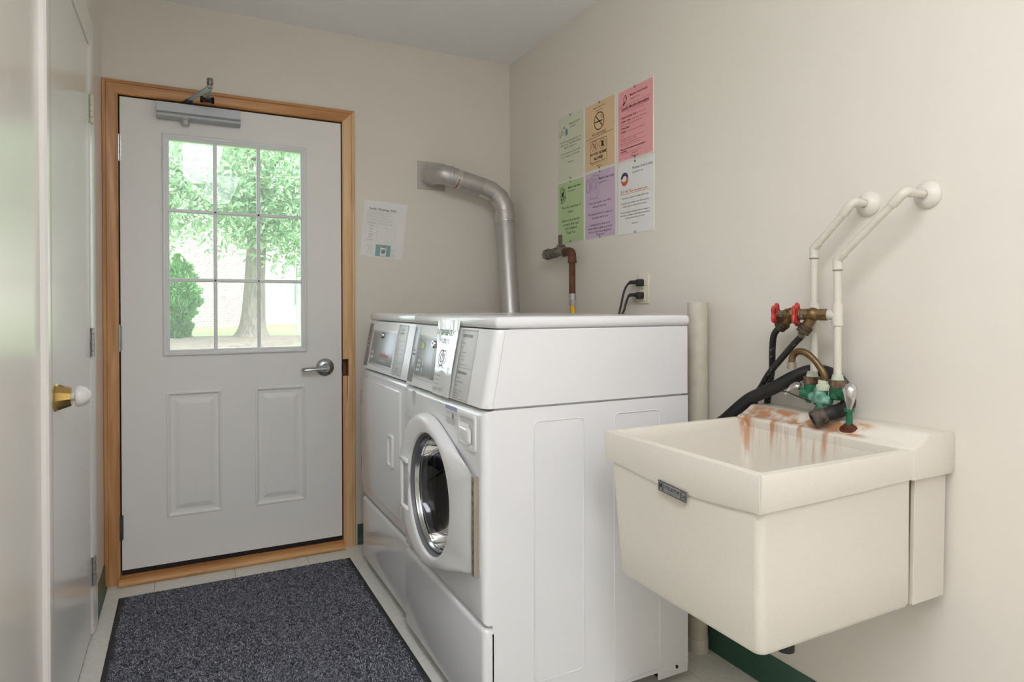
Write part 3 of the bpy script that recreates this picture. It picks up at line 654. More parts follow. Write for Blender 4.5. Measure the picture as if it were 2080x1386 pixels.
# badge
bd = MB().prism(0, [(1.083, .772), (1.083, .7475), (1.178, .7535), (1.178, .778)], .9768, .979).build('badge', mat('badge_silver', 'a3a2a1', .35, .4), sk)
s_ = Sheet((.9768, 1.178, .778), (0, -1, 0), (0, 0, 1), off=.0003); s_.R = Vector((0, -1, -.062)).normalized()
s_.frame(.001, .001, .094, .0235, .0014, ink); s_.line([(.018, .001), (.018, .0235)], .0016, ink); s_.line([(.076, .001), (.076, .0235)], .0016, ink)
s_.line([(.004, .021), (.006, .004), (.0095, .015), (.013, .004), (.015, .021)], .0026, ink)
s_.text('UTILATUB', .0465, .0145, .0112, ink, 'CENTER', .0002); s_.text('EL MUSTEE & SONS', .0465, .0205, .0042, ink, 'CENTER')
s_.line(s_.ell(.085, .0125, .007, .0095, 20), .0014, ink, closed=True); s_.text('18', .085, .017, .009, ink, 'CENTER', .0003); s_.build(bd)

# ================================================================ PIPES, VALVES, HOSES
def pipe_thing(label, x, yf, yv, z_e, z_l, zb, grp, zf):
    t = thing('water_pipe', label, 'pipe', (x, yv, zb), grp)
    MB().lathe((W, yf, zf), (-1, 0, 0), [(0, -.001), (.033, -.001), (.0335, .003), (.031, .009), (.021, .0165), (.0135, .020), (.0105, .020)], 32).build('escutcheon', mat('escutcheon_white', 'dcd6cc', .35), t, 50)
    p = [(W - .002, yf, zf), (x + .012, yf, z_e)] + [(x, yf, z_e)]
    body = MB(); body.tube([(W - .01, yf, zf), (x + .02, yf, zf), (x + .006, yf + .001, zf - .001), (x, yf + .010, zf - .008)], .0098, 14)
    dy, dz_ = yv - yf, z_l - zf; l = math.hypot(dy, dz_); uy, uz = dy / l, dz_ / l
    body.tube([(x, yf + .005, zf - .004), (x, yv, z_l)], .0098, 14); body.tube([(x, yv, z_l), (x, yv, zb)], .0098, 14); body.sphere((x, yv, z_l), .0105)
    pb = body.build('pipe', pvc, t, 50)
    f = MB(); f.tube(cr([(x + .026, yf, zf), (x + .008, yf + .002, zf + .001), (x, yf + .012, zf - .009), (x, yf + .036 * uy * 1.1, zf + .036 * uz * 1.1)], 4), .0122, 14); f.build('elbow', pvc, t, 50)
    f = MB(); f.tube([(x, yv - uy * .024, z_l - uz * .024), (x, yv, z_l)], .012, 14); f.tube([(x, yv, z_l), (x, yv, z_l - .026)], .012, 14); f.sphere((x, yv, z_l), .0122); f.build('elbow', pvc, t, 50)
    f = MB(); f.tube([(x, yv, 1.188), (x, yv, 1.128)], .0135, 16); f.tube([(x, yv, 1.156), (x, yv + .03, 1.156)], .0135, 16); f.build('tee', pvc, t, 40)
    MB().tube([(x, yv, z_l - .0265), (x, yv, z_l - .0285)], .0123, 14).build('joint_ring', mat('pipe_dirt', '7d7468', .7), t)
    return t
G = 'white water pipes above the sink'
pipe_thing('white painted pipe running down to the tap side with the chrome handle', 1.52, .941, 1.117, 1.449, 1.30, .985, G, 1.449)
pipe_thing('white painted pipe farther along the wall feeding the hose that drops straight', 1.55, 1.094, 1.211, 1.448, 1.338, .975, G, 1.448)
brown = mat('tarnished_brass', '7d6544', .42, .75, var=(60, .7), col2='5b4530'); brown2 = mat('dark_bronze', '5a4c3c', .5, .6, var=(50, .6), col2='372d26')
red = mat('red_handle', 'c0392f', .35, var=(60, .4), col2='9c2a22')
hose_m = mat('speckled_hose', '211f20', .5, var=(95, 0.0))
def speckle():
    nt = hose_m.node_tree; N = nt.nodes; b = N['Principled BSDF']
    tc = N.new('ShaderNodeTexCoord'); v = N.new('ShaderNodeTexVoronoi'); v.inputs['Scale'].default_value = 190; nt.links.new(tc.outputs['Object'], v.inputs['Vector'])
    n = N.new('ShaderNodeTexNoise'); n.inputs['Scale'].default_value = 45; nt.links.new(tc.outputs['Object'], n.inputs['Vector'])
    a = N.new('ShaderNodeMath'); a.operation = 'LESS_THAN'; a.inputs[1].default_value = .26; nt.links.new(v.outputs['Distance'], a.inputs[0])
    c = N.new('ShaderNodeMath'); c.operation = 'GREATER_THAN'; c.inputs[1].default_value = .57; nt.links.new(n.outputs[0], c.inputs[0])
    d = N.new('ShaderNodeMath'); d.operation = 'MULTIPLY'; nt.links.new(a.outputs[0], d.inputs[0]); nt.links.new(c.outputs[0], d.inputs[1])
    mx = N.new('ShaderNodeMix'); mx.data_type = 'RGBA'; nt.links.new(d.outputs[0], mx.inputs[0]); mx.inputs[6].default_value = (*lin('1e1c1d'), 1); mx.inputs[7].default_value = (*lin('b9b6b2'), 1)
    nt.links.new(mx.outputs[2], b.inputs['Base Color'])
speckle()
def valve(label, x, y, z, tw, out, grp):
    t = thing('hose_valve', label, 'valve', (x, y, z - .03), grp)
    A = Vector((-.37, .93, 0)).normalized(); S = A.cross(Vector((0, 0, 1))); o0 = Vector((x, y, z)); p = lambda d: o0 + A * (d * .85)
    b = MB(); b.tube([p(-.012), p(.012)], .0155, 8); b.tube([p(.010), p(.05)], [.0145, .0165], 14); b.tube([p(.046), p(.058)], .0125, 8)
    b.sphere(p(.03), .0195); o = Vector(out); c = p(.032) - Vector((0, 0, .008)); b.cyl(c, c + o * .03, .0135, n=14)
    b.build('valve_body', brown, t, 40)
    s = MB(); s.tube([p(.056), p(tw)], .0055, 8); s.tube([p(.056), p(.066)], .0115, 6); s.tube([p(.067), p(.071)], .0125, 10); s.build('stem', mat('bonnet_grey', '86806f', .45, .6), t, 40)
    wh = MB(); k = 5; c2_ = p(tw); U_ = Vector((0, 0, 1)); ring = []
    for i in range(40):
        a = 2 * math.pi * i / 40; r = .0255 + .004 * math.cos(k * a); ring.append(c2_ + S * r * math.cos(a) + U_ * r * math.sin(a))
    wh.tube(ring + [ring[0], ring[1]], .005, 8, False); wh.tube([p(tw - .006), p(tw + .006)], .009, 12)
    for i in range(k): a = 2 * math.pi * i / k; wh.tube([c2_, c2_ + S * .027 * math.cos(a) + U_ * .027 * math.sin(a)], .0045, 6)
    wh.build('red_wheel', red, t, 50)
    n = MB(); n.tube([c + o * .026, c + o * .036], .0185, 10); n.tube([c + o * .037, c + o * .048], .0175, 10); n.build('hose_nut', brown2, t, 40)
    return c + o * .046
e1 = valve('brass valve with red wheel, its hose slanting away across the wall', 1.513, 1.155, 1.156, .080, Vector((-.25, .45, -.85)).normalized(), 'red-wheel hose valves')
e2 = valve('brass valve with red wheel, its hose dropping straight behind the sink', 1.546, 1.25, 1.156, .0815, Vector((-.1, .75, -.65)).normalized(), 'red-wheel hose valves')
h1 = thing('inlet_hose', 'black speckled hose slanting from the brass valve down behind the sink', 'hose', (1.5, 1.38, .62))
MB().tube(cr([e1, (1.503, 1.213, 1.098), (1.51, 1.245, 1.073), (1.52, 1.296, 1.028), (1.53, 1.347, .9815), (1.55, 1.391, .941), (1.575, 1.438, .895), (1.583, 1.45, .80), (1.585, 1.452, .62)], 8), .0088, 12).build('hose', hose_m, h1, 60)
MB().tube([e1 - (Vector((1.503, 1.213, 1.098)) - e1) * .02, e1 + (Vector((1.503, 1.213, 1.098)) - e1) * .8], .0108, 12).build('ferrule', mat('hose_ferrule', '9a907c', .4, .6), h1, 40)
h2 = thing('inlet_hose', 'black speckled hose dropping straight from the brass valve behind the sink', 'hose', (1.55, 1.37, .62))
MB().tube(cr([e2, (1.534, 1.332, 1.097), (1.545, 1.348, 1.06), (1.56, 1.362, 1.02), (1.575, 1.377, .981), (1.588, 1.400, .914), (1.599, 1.4145, .885), (1.601, 1.418, .85), (1.601, 1.42, .80), (1.601, 1.42, .62)], 8), .0092, 12).build('hose', hose_m, h2, 60)
dh = thing('drain_hose', 'thick black drain hose looping over the sink rim behind the tap', 'hose', (1.52, 1.625, .5))
pth = cr([(1.52, 1.625, .50), (1.535, 1.62, .65), (1.545, 1.60, .76), (1.53, 1.512, .826), (1.525, 1.427, .891), (1.525, 1.374, .919), (1.53, 1.326, .943), (1.55, 1.28, .975), (1.585, 1.25, .994), (1.588, 1.199, .994), (1.584, 1.160, .976), (1.574, 1.128, .945), (1.552, 1.111, .919), (1.516, 1.106, .9085), (1.482, 1.113, .902), (1.452, 1.132, .887)], 7)
MB().tube(pth, .0185, 18).build('hose', black_rub, dh, 60)
e = pth[-1]; dv = (pth[-1] - pth[-3]).normalized()
MB().lathe(e - dv * .028, dv, [(.0186, 0), (.021, .002), (.0215, .032), (.0205, .034), (.015, .034), (.014, .01), (0, .01)], 20).build('hose_cuff', mat('dirty_rubber', '2a2522', .6, var=(70, .8), col2='6e5f50'), dh, 40)
# ---------------- faucet
fc = thing('sink_faucet', 'corroded green brass tap with bent spout on the utility sink', 'faucet', (1.5, 1.13, .87))
verd = mat('verdigris', '2f7a55', .6, .2, var=(38, .9), col2='1d4a38', bump=(120, .6)); verd2 = mat('verdigris_pale', '8fbcae', .7, var=(45, 1.), col2='2f7a55', bump=(120, .6))
nutb = mat('rusty_nut', '5c3d2c', .6, .4, var=(60, .8), col2='8b7a66', bump=(150, .6)); lime = mat('lime_scale', 'c9cdb9', .7, var=(70, .8), col2='a3b59a', bump=(160, .6))
for x, y in ((1.52, 1.117), (1.535, 1.205)):
    MB().tube([(x, y, 1.0), (x, y, .984)], [.0125, .0165], 14).build('thread', lime, fc, 40)
    MB().tube([(x, y, .986), (x, y, .966)], .0225, 8).tube([(x, y, .968), (x, y, .963)], .0205, 16).build('union_nut', nutb, fc, 30)
MB().lathe((1.515, 1.115, .935), (0, 0, 1), [(0, 0), (.014, 0), (.018, .004), (.0195, .010), (.018, .017), (.0205, .022), (.0205, .030), (0, .030)], 20).tube([(1.515, 1.115, .951), (1.503, 1.082, .953)], [.0145, .0125], 14).build('valve_chamber', verd, fc, 50)
MB().lathe((1.53, 1.203, .915), (0, 0, 1), [(0, 0), (.013, 0), (.017, .006), (.018, .02), (.017, .034), (.0195, .042), (.0195, .05), (0, .05)], 20).tube([(1.53, 1.203, .938), (1.515, 1.228, .942)], [.015, .0125], 14).build('valve_chamber', verd, fc, 50)
MB().tube(cr([(1.53, 1.20, .935), (1.51, 1.175, .93), (1.50, 1.15, .932), (1.505, 1.125, .93)], 5), .0145, 14).lathe((1.497, 1.15, .912), (0, 0, 1), [(0, -.01), (.008, -.01), (.009, 0), (.012, .01), (.0165, .016), (.018, .04), (.016, .052), (0, .052)], 18).build('faucet_body', verd2, fc, 50)
MB().tube(cr([(1.497, 1.15, .92), (1.492, 1.158, .90), (1.488, 1.165, .892)], 4), [.009] * 5 + [.007] * 4, 10).build('outlet', verd, fc, 50)
MB().lathe((1.497, 1.142, .958), (0, 0, 1), [(.0, 0), (.0175, 0), (.0175, .012), (.013, .016), (.0125, .026), (0, .026)], 16).build('spout_nut', lime, fc, 40)
MB().tube(cr([(1.497, 1.142, .965), (1.496, 1.137, .995), (1.494, 1.15, 1.018), (1.49, 1.172, 1.043), (1.486, 1.192, 1.055), (1.482, 1.210, 1.055), (1.479, 1.222, 1.043), (1.478, 1.225, 1.024)], 6), [.0085] * 20 + [.0092] * 23, 14).build('spout', brown, fc, 60)
MB().tube([(1.478, 1.225, 1.026), (1.478, 1.225, 1.012)], .0118, 14).tube([(1.478, 1.225, 1.014), (1.478, 1.225, 1.008)], .0128, 14).build('aerator', mat('aerator_grey', 'a39d8c', .35, .7), fc, 40)
chr2 = mat('handle_chrome', 'c9c6c4', .15, .9)
MB().tube(cr([(1.50, 1.075, .974), (1.496, 1.066, .97), (1.492, 1.062, .952), (1.491, 1.063, .93), (1.491, 1.064, .913)], 4), [.009, .013, .0155, .017, .0175, .0175, .017, .016, .015, .0135, .012, .0105, .009, .008, .007, .006, .005][:17], 12, sq=.7).build('handle', chr2, fc, 60)
MB().tube(cr([(1.515, 1.226, .955), (1.51, 1.24, .958), (1.503, 1.252, .946), (1.498, 1.263, .932)], 4), [.008, .011, .013, .0135, .013, .012, .0115, .0105, .0095, .0085, .007, .006, .005], 12, sq=.7).build('handle', chr2, fc, 60)
MB().tube([(1.497, 1.068, .921), (1.497, 1.068, .912)], .0125, 8).tube([(1.497, 1.068, .94), (1.497, 1.067, .874)], .0078, 12).tube([(1.497, 1.068, .94), (1.508, 1.098, .95)], .0075, 10).build('support_leg', verd, fc, 40)
MB().lathe((1.497, 1.067, .868), Vector((-.45, 0, .9)), [(0, 0), (.0235, 0), (.0225, .004), (.013, .006), (.011, .013), (0, .013)], 20).build('deck_flange', mat('rust_flange', '4a2517', .7, var=(80, .7), col2='6f3414'), fc, 40)
zt = thing('cable_tie', 'thin black cable tie sticking out from the corroded tap', 'cable tie', (1.5, 1.22, .92))
MB().tube(cr([(1.50, 1.165, .921), (1.497, 1.20, .927), (1.495, 1.245, .938), (1.495, 1.262, .9405), (1.495, 1.278, .9405)], 5), .0018, 6).build('tail', black_rub, zt); MB().rbox(1.494, 1.502, 1.160, 1.170, .916, .926, .0015, 1).build('head', black_rub, zt)
# ---------------- standpipe
sp_ = thing('standpipe', 'open-topped off-white standpipe against the wall behind the washer', 'pipe', (1.564, 1.68, 0))
MB().lathe((1.564, 1.68, 0), (0, 0, 1), [(.0335, 0), (.0335, 1.192), (.029, 1.192), (.029, .9), (0, .9)], 28).build('pipe', mat('old_pvc', 'cfc8b8', .45, var=(25, .5), col2='b9af9c'), sp_, 40)
MB().cyl((1.564, 1.68, 0), (1.564, 1.68, .05), .0355, n=24).build('coupling', pvc, sp_, 40)
# ---------------- dryer duct
du = thing('dryer_duct', 'silver dryer vent duct elbowing from wall plate to behind dryer', 'duct', (1.45, 3.08, 0))
MB().rbox(1.077, 1.228, D - .003, D - .0, 1.79, 1.937, .0012, 1).build('wall_plate', mat('plate_galvanised', 'bfb9b2', .45, .5, var=(14, .4), col2='b0a9a1'), du)
cc = [(1.15, D - .002, 1.862), (1.15, 3.155, 1.861), (1.156, 3.115, 1.858), (1.178, 3.086, 1.852), (1.215, 3.079, 1.845)]
MB().tube(cr(cc, 5), .0505, 28).build('collar_elbow', galv, du, 35)
for k, (p, q_) in enumerate((((1.15, 3.19, 1.862), (1.15, 3.184, 1.862)), ((1.15, 3.155, 1.861), (1.1505, 3.149, 1.861)), ((1.205, 3.080, 1.848), (1.212, 3.079, 1.846)))): MB().tube([p, q_], .0525, 28).build('seam_bead', galv, du, 40)
MB().tube([(1.21, 3.079, 1.846), (1.395, 3.079, 1.803)], .0495, 28).build('horizontal_pipe', galv, du, 40)
MB().tube([(1.234, 3.079, 1.8405), (1.262, 3.079, 1.834)], .0502, 28).build('foil_tape', foil, du, 40)
el = [(1.39, 3.079, 1.804), (1.438, 3.079, 1.79), (1.483, 3.077, 1.76), (1.509, 3.074, 1.715), (1.514, 3.072, 1.68)]
MB().tube(el, .0505, 28).build('elbow', galv, du, 20)
MB().tube([(1.377, 3.079, 1.807), (1.41, 3.079, 1.7985), (1.445, 3.079, 1.785)], [.0510, .0512, .052], 28).build('foil_tape', foil, du, 40)
for p, q_ in (((1.483, 3.077, 1.760), (1.486, 3.0768, 1.755)), ((1.509, 3.074, 1.715), (1.510, 3.0738, 1.710)), ((1.5125, 3.073, 1.695), (1.513, 3.0727, 1.69))): MB().tube([p, q_], .0525, 28).build('seam_bead', galv, du, 40)
MB().tube([(1.514, 3.072, 1.69), (1.489, 2.955, 1.163), (1.48, 2.915, .98), (1.478, 2.90, .45)], .0495, 28).build('vertical_pipe', galv, du, 40)
MB().tube([(1.5135, 3.0695, 1.68), (1.511, 3.056, 1.62)], .0505, 28).build('foil_tape', foil, du, 40)
redp = mat('tape_print', 'b0584f', .6)
mb = MB()
for k in range(7):
    a = R_(200 + k * 22); c = Vector((1.247, 3.079, 1.837)); u_ = Vector((.224, 0, .974)); v_ = Vector((0, 1, 0)); p = c + u_ * math.sin(a) * .0505 + v_ * math.cos(a) * .0505
    mb.obox(p, ((1, 0, -.23), v_ * math.sin(a) * -1 + u_ * math.cos(a), u_ * math.sin(a) + v_ * math.cos(a)), .003, .006, .0006)
mb.build('tape_lettering', redp, du)
# ---------------- gas pipe
gp = thing('gas_pipe', 'rusty gas pipe with shutoff valve and yellow hose above the dryer', 'pipe', (1.553, 2.5, .9))
gx_ = 1.553; gz_ = 1.43
rust = mat('rusty_iron', '6b4230', .65, .3, var=(30, .8), col2='4a3020', bump=(90, .4)); iron = mat('grey_iron', '8d877c', .5, .5, var=(45, .7), col2='4e4a44', bump=(90, .4))
MB().tube([(W, 2.70, gz_), (1.575, 2.70, gz_), (1.558, 2.69, gz_), (gx_, 2.67, gz_)], .014, 14).build('wall_stub', iron, gp, 40)
MB().lathe((gx_, 2.712, gz_), (0, 1, 0), [(.0, -.03), (.018, -.03), (.021, -.01), (.021, 0), (.019, .004), (0, .004)], 20).build('end_cap', mat('cap_white', 'd9d2c5', .45), gp, 40)
MB().tube([(gx_, 2.69, gz_), (gx_, 2.668, gz_)], .027, 8).tube([(gx_, 2.664, gz_), (gx_, 2.640, gz_)], .024, 6).tube([(gx_, 2.645, gz_), (gx_, 2.60, gz_)], .016, 14).build('union', iron, gp, 30)
MB().tube([(gx_, 2.612, gz_ + .004), (gx_, 2.598, gz_ + .004)], .024, 8).tube([(gx_, 2.60, gz_ + .004), (gx_, 2.53, gz_ + .004)], [.018, .021], 12).tube([(gx_, 2.54, gz_ + .002), (gx_, 2.522, gz_)], .024, 8).tube([(gx_, 2.568, gz_ + .01), (gx_, 2.568, gz_ + .034)], .016, 10).build('valve_body', iron, gp, 30)
MB().rbox(gx_ - .007, gx_ + .007, 2.556, 2.574, gz_ + .03, gz_ + .082, .003, 2).rbox(gx_ - .012, gx_ + .012, 2.54, 2.58, gz_ + .026, gz_ + .036, .003, 2).build('valve_handle', mat('handle_iron', '6e6558', .5, .5), gp, 40)
MB().tube(cr([(gx_, 2.53, gz_), (gx_, 2.495, gz_), (gx_, 2.472, gz_ - .006), (gx_, 2.4635, gz_ - .028), (gx_, 2.4625, gz_ - .05)], 5), [.019] * 16 + [.0195] * 5, 16).build('elbow', rust, gp, 50)
MB().tube([(gx_, 2.4625, gz_ - .046), (gx_, 2.4625, gz_ - .054)], .0205, 16).build('elbow_rim', rust, gp, 40)
MB().tube([(gx_, 2.4625, gz_ - .05), (gx_, 2.4625, 1.225)], .0145, 16).build('drop_pipe', rust, gp, 50)
MB().tube([(gx_, 2.4625, 1.238), (gx_, 2.4625, 1.212)], .0165, 8).tube([(gx_, 2.4625, 1.211), (gx_, 2.4625, 1.205)], .013, 12).tube([(gx_, 2.4625, 1.206), (gx_, 2.4625, 1.184)], .0155, 6).build('coupling', mat('bright_coupling', 'b9b3b4', .35, .7), gp, 30)
MB().tube(cr([(gx_, 2.4625, 1.19), (gx_, 2.46, 1.165), (gx_ - .002, 2.452, 1.14), (1.535, 2.45, 1.07), (1.50, 2.46, .9)], 6), .011, 14).build('gas_hose', mat('yellow_hose', 'e3b01c', .4), gp, 60)
# ---------------- outlet and plugs
ol = thing('wall_outlet', 'cream double power outlet above the washer', 'outlet', (W, 2.033, 1.19))
MB().rbox(W - .006, W + .001, 1.996, 2.07, 1.19, 1.308, .0025, 2).build('cover_plate', mat('outlet_cream', 'ddd3c0', .35), ol, 40)
for z in (1.279, 1.219): MB().rbox(W - .0085, W - .004, 2.014, 2.052, z - .017, z + .017, .002, 2).build('receptacle', MATS['outlet_cream'], ol, 40)
for z in (1.249, 1.203): MB().cyl((W - .0075, 2.033, z), (W - .005, 2.033, z), .003, n=10).build('screw', ink2, ol)
for z, lab, dyy, dz2 in ((1.272, 'black power cord plugged into the upper outlet socket', 0, 0), (1.222, 'black power cord plugged into the lower outlet socket', .004, -.004)):
    pc = thing('power_cord', lab, 'cord', (1.56, 2.08, .6), 'power cords in the outlet')
    MB().rbox(W - .032, W - .007, 2.018, 2.046, z - .013, z + .014, .005, 3).rbox(W - .036, W - .012, 2.036, 2.082, z - .004, z + .0105, .004, 3).build('plug', black_rub, pc, 40)
    MB().tube([(W - .025, 2.078, z + .003), (W - .025, 2.098, z - .001)], [.0072, .0052], 10).build('strain_relief', black_rub, pc, 40)
    if z > 1.25: pts = [(W - .025, 2.09, z + .001), (W - .026, 2.108, z - .010), (W - .03, 2.122, z - .037), (W - .035, 2.131, 1.19), (W - .04, 2.140, 1.14), (W - .05, 2.145, 1.0), (W - .06, 2.125, .6)]
    else: pts = [(W - .025, 2.09, z + .001), (W - .026, 2.10, z - .008), (W - .029, 2.109, z - .03), (W - .033, 2.115, 1.165), (W - .04, 2.124, 1.13), (W - .05, 2.128, 1.0), (W - .06, 2.105, .6)]
    MB().tube(cr(pts, 6), .0046, 10).build('cable', mat('cord_grey', '3b393a', .5), pc, 60)
# ---------------- door closer
dc = thing('door_closer', 'silver door closer with folded arm on top of the exterior door', 'door closer', (.06, D, 2.0))
cp = [(D - .001, 2.066), (D - .05, 2.066), (D - .053, 2.063), (D - .053, 2.026), (D - .048, 2.022)] + [(D - .036 - .0185 * math.cos(R_(a)), 2.012 + .0125 * math.sin(R_(a)) * -1 + .0) for a in range(-40, 91, 13)] + [(D - .001, 2.0)]
MB().prism(0, cp, -.104, .229).build('body', alu, dc, 25)
MB().lathe((.006, D - .032, 2.004), (0, 0, -1), [(.0, -.004), (.021, -.004), (.021, .004), (.017, .008), (.0165, .022), (.013, .026), (0, .026)], 20).build('spindle_cap', alu, dc, 40)
MB().cyl((.06, D - .05, 2.006), (.06, D - .054, 2.004), .003, n=10).build('adjusting_screw', steel, dc)
MB().cyl((.008, D - .032, 2.064), (.008, D - .032, 2.076), .016, n=18).build('spindle', alu_dk, dc, 40)
a0 = Vector((.010, D - .032, 2.079)); a1 = Vector((.097, 2.935, 2.086)); dA = (a1 - a0).normalized(); sA = dA.cross(Vector((0, 0, 1))).normalized()
MB().obox((a0 + a1) / 2, (dA, sA, sA.cross(dA)), (a1 - a0).length / 2 + .008, .0115, .003, .001).build('main_arm', alu, dc)
MB().obox(a0 + dA * .02 - Vector((0, 0, .003)), (dA, sA, sA.cross(dA)), .026, .0125, .007, .002).build('arm_socket', alu_dk, dc)
b0 = Vector((.094, D - .03, 2.106)); b1 = a1 + Vector((0, 0, .012)); dB = (b1 - b0).normalized(); sB = dB.cross(Vector((0, 0, 1))).normalized()
MB().obox((b0 + b1) / 2, (dB, sB, sB.cross(dB)), (b1 - b0).length / 2, .010, .0028, .001).build('forearm', alu, dc)
MB().cyl(a1 - Vector((0, 0, .006)), a1 + Vector((0, 0, .034)), .0085, n=14).cyl(a1 + Vector((0, 0, .012)), a1 + Vector((0, 0, .022)), .0125, n=14).cyl(a1 + Vector((0, 0, .028)), a1 + Vector((0, 0, .036)), .012, n=8).build('elbow_pivot', mat('pivot_grey', '8e8a84', .35, .8), dc, 40)
ft = MB().rbox(.066, .122, D - .024, D - .0175, 2.094, 2.114, .003, 2)
for dx, dz2 in ((-.022, .008), (.022, .008), (-.022, -.008), (.022, -.008), (0, 0)): ft.sphere((.094 + dx, D - .0245, 2.104 + dz2), .0072, 10, 6)
ft.rbox(.084, .104, D - .034, D - .02, 2.096, 2.112, .003, 2).build('arm_bracket', mat('bracket_black', '1d1c1c', .35, .5), dc, 40)
# ================================================================ FLOOR MAT
MX0, MX1, MY0, MY1 = -.244, .686, 1.50, 3.039
fm = thing('floor_mat', 'charcoal carpet entrance mat with black rubber edge in front of the door', 'mat', (.22, 2.27, 0))
bw = .022
mb = MB(); mb.rings([[(MX0 + i, MY0 + i, z), (MX1 - i, MY0 + i, z), (MX1 - i, MY1 - i, z), (MX0 + i, MY1 - i, z)] for i, z in ((0, 0), (.0005, .0025), (.006, .005), (bw + .01, .0055))], True, True)
mb.build('rubber_border', mat('mat_rubber', '2c2d31', .55), fm)
pile_m = mat('mat_pile', '3c3d43', .95, var=(180, .9), col2='17181c', bump=(400, 1.))
MB().box(MX0 + bw, MX1 - bw, MY0 + bw, MY1 - bw, .004, .0085).build('pile_base', pile_m, fm)
rng = np.random.default_rng(3); NF = 90000
px = rng.uniform(MX0 + bw + .002, MX1 - bw - .002, NF); py = rng.uniform(1.62, MY1 - bw - .002, NF)
an = rng.uniform(0, 2 * math.pi, NF); ln = rng.uniform(.006, .015, NF); hw = rng.uniform(.0007, .0014, NF); hz = rng.uniform(.0015, .0055, NF)
ex, ey = np.cos(an), np.sin(an); V = np.zeros((NF, 6, 3))
cv = rng.uniform(-.6, .6, NF)
for i, (t, h) in enumerate(((0, -.001), (.5, 1.0), (1., .25))):
    cx_ = px + ex * ln * t - ey * cv * ln * t * t; cy_ = py + ey * ln * t + ex * cv * ln * t * t; z = .0085 + hz * h
    V[:, i * 2] = np.stack([cx_ - ey * hw, cy_ + ex * hw, z], 1); V[:, i * 2 + 1] = np.stack([cx_ + ey * hw, cy_ - ex * hw, z + .0003], 1)
Fq = (np.arange(NF) * 6)[:, None, None] + np.array([[0, 1, 3, 2], [2, 3, 5, 4]])[None]
def fast(name, V, Fq, m_, parent, org, attr=None):
    me = bpy.data.meshes.new(name); V = V.reshape(-1, 3) - np.array(org); Fq = Fq.reshape(-1, Fq.shape[-1]); k = Fq.shape[1]
    me.vertices.add(len(V)); me.vertices.foreach_set('co', V.astype('f').ravel()); me.loops.add(Fq.size); me.loops.foreach_set('vertex_index', Fq.astype('i').ravel())
    me.polygons.add(len(Fq)); me.polygons.foreach_set('loop_start', np.arange(0, Fq.size, k, dtype='i')); me.update(calc_edges=True)
    if attr is not None:
        a = me.attributes.new('tone', 'FLOAT', 'POINT'); a.data.foreach_set('value', attr.astype('f').ravel())
    o = bpy.data.objects.new(name, me); COL.objects.link(o); me.materials.append(m_)
    if parent: o.parent = parent
    else: o.location = org
    return o
def tone_mat(name, stops, rough, trans=0.):
    mt = bpy.data.materials.new(name); mt.use_nodes = True; nt = mt.node_tree; N = nt.nodes; b = N['Principled BSDF']; b.inputs['Roughness'].default_value = rough
    at = N.new('ShaderNodeAttribute'); at.attribute_name = 'tone'; cr_ = N.new('ShaderNodeValToRGB'); e = cr_.color_ramp.elements
    while len(e) < len(stops): e.new(.5)
    for i, (p, c) in enumerate(stops): e[i].position = p; e[i].color = (*lin(c), 1)
    nt.links.new(at.outputs['Fac'], cr_.inputs[0]); nt.links.new(cr_.outputs[0], b.inputs['Base Color'])
    if trans:
        tr_ = N.new('ShaderNodeBsdfTranslucent'); nt.links.new(cr_.outputs[0], tr_.inputs[0]); mx = N.new('ShaderNodeMixShader'); mx.inputs[0].default_value = trans
        nt.links.new(b.outputs[0], mx.inputs[1]); nt.links.new(tr_.outputs[0], mx.inputs[2]); nt.links.new(mx.outputs[0], N['Material Output'].inputs[0])
    return mt
tn = np.repeat(rng.beta(1.6, 2.2, NF)[:, None], 6, 1)
fb = fast('carpet_fibres', V, Fq, tone_mat('fibre', [(0, '27282d'), (.4, '686973'), (.75, 'a4a5af'), (1., 'd4d5dc')], .9), fm, wloc(fm), tn); fb['kind'] = 'stuff'

# ================================================================ NOTICES
lam = mat('laminate_edge', 'e6e6e0', .2, coat=.5); pin_m = mat('hook_steel', '5b5853', .4, .7)
def notice(yl, yr, zt, zb, col, label, name='notice', border=.0035, tilt=(0, 0)):
    t = thing(name, label, 'sign', (W, (yl + yr) / 2, zb), 'laundry notices pinned to the wall')
    MB().rbox(W - .0012, W + .0004, yr, yl, zb, zt, .0005, 1).build('laminate', lam, t)
    MB().box(W - .0017, W - .001, yr + border, yl - border, zb + border, zt - border).build('paper', mat('paper_' + col, col, .45, coat=.15), t)
    for z in (zt - .006, zb + .006):
        c = Vector((W - .003, (yl + yr) / 2 - .001, z)); pts = [c + Vector((-.0005, .0042 * math.cos(R_(a)), .0052 * math.sin(R_(a)))) for a in range(-200, 60, 20)]
        MB().tube([Vector((W, c.y, c.z + .002))] + pts[::-1], .0009, 6).build('hook', pin_m, t)
    return t, Sheet((W - .0017, yl, zt), (0, -1, 0), (0, 0, 1), off=.00035)
HD = 'Meadow Creek Condos'; H2 = 'Laundry Rooms'
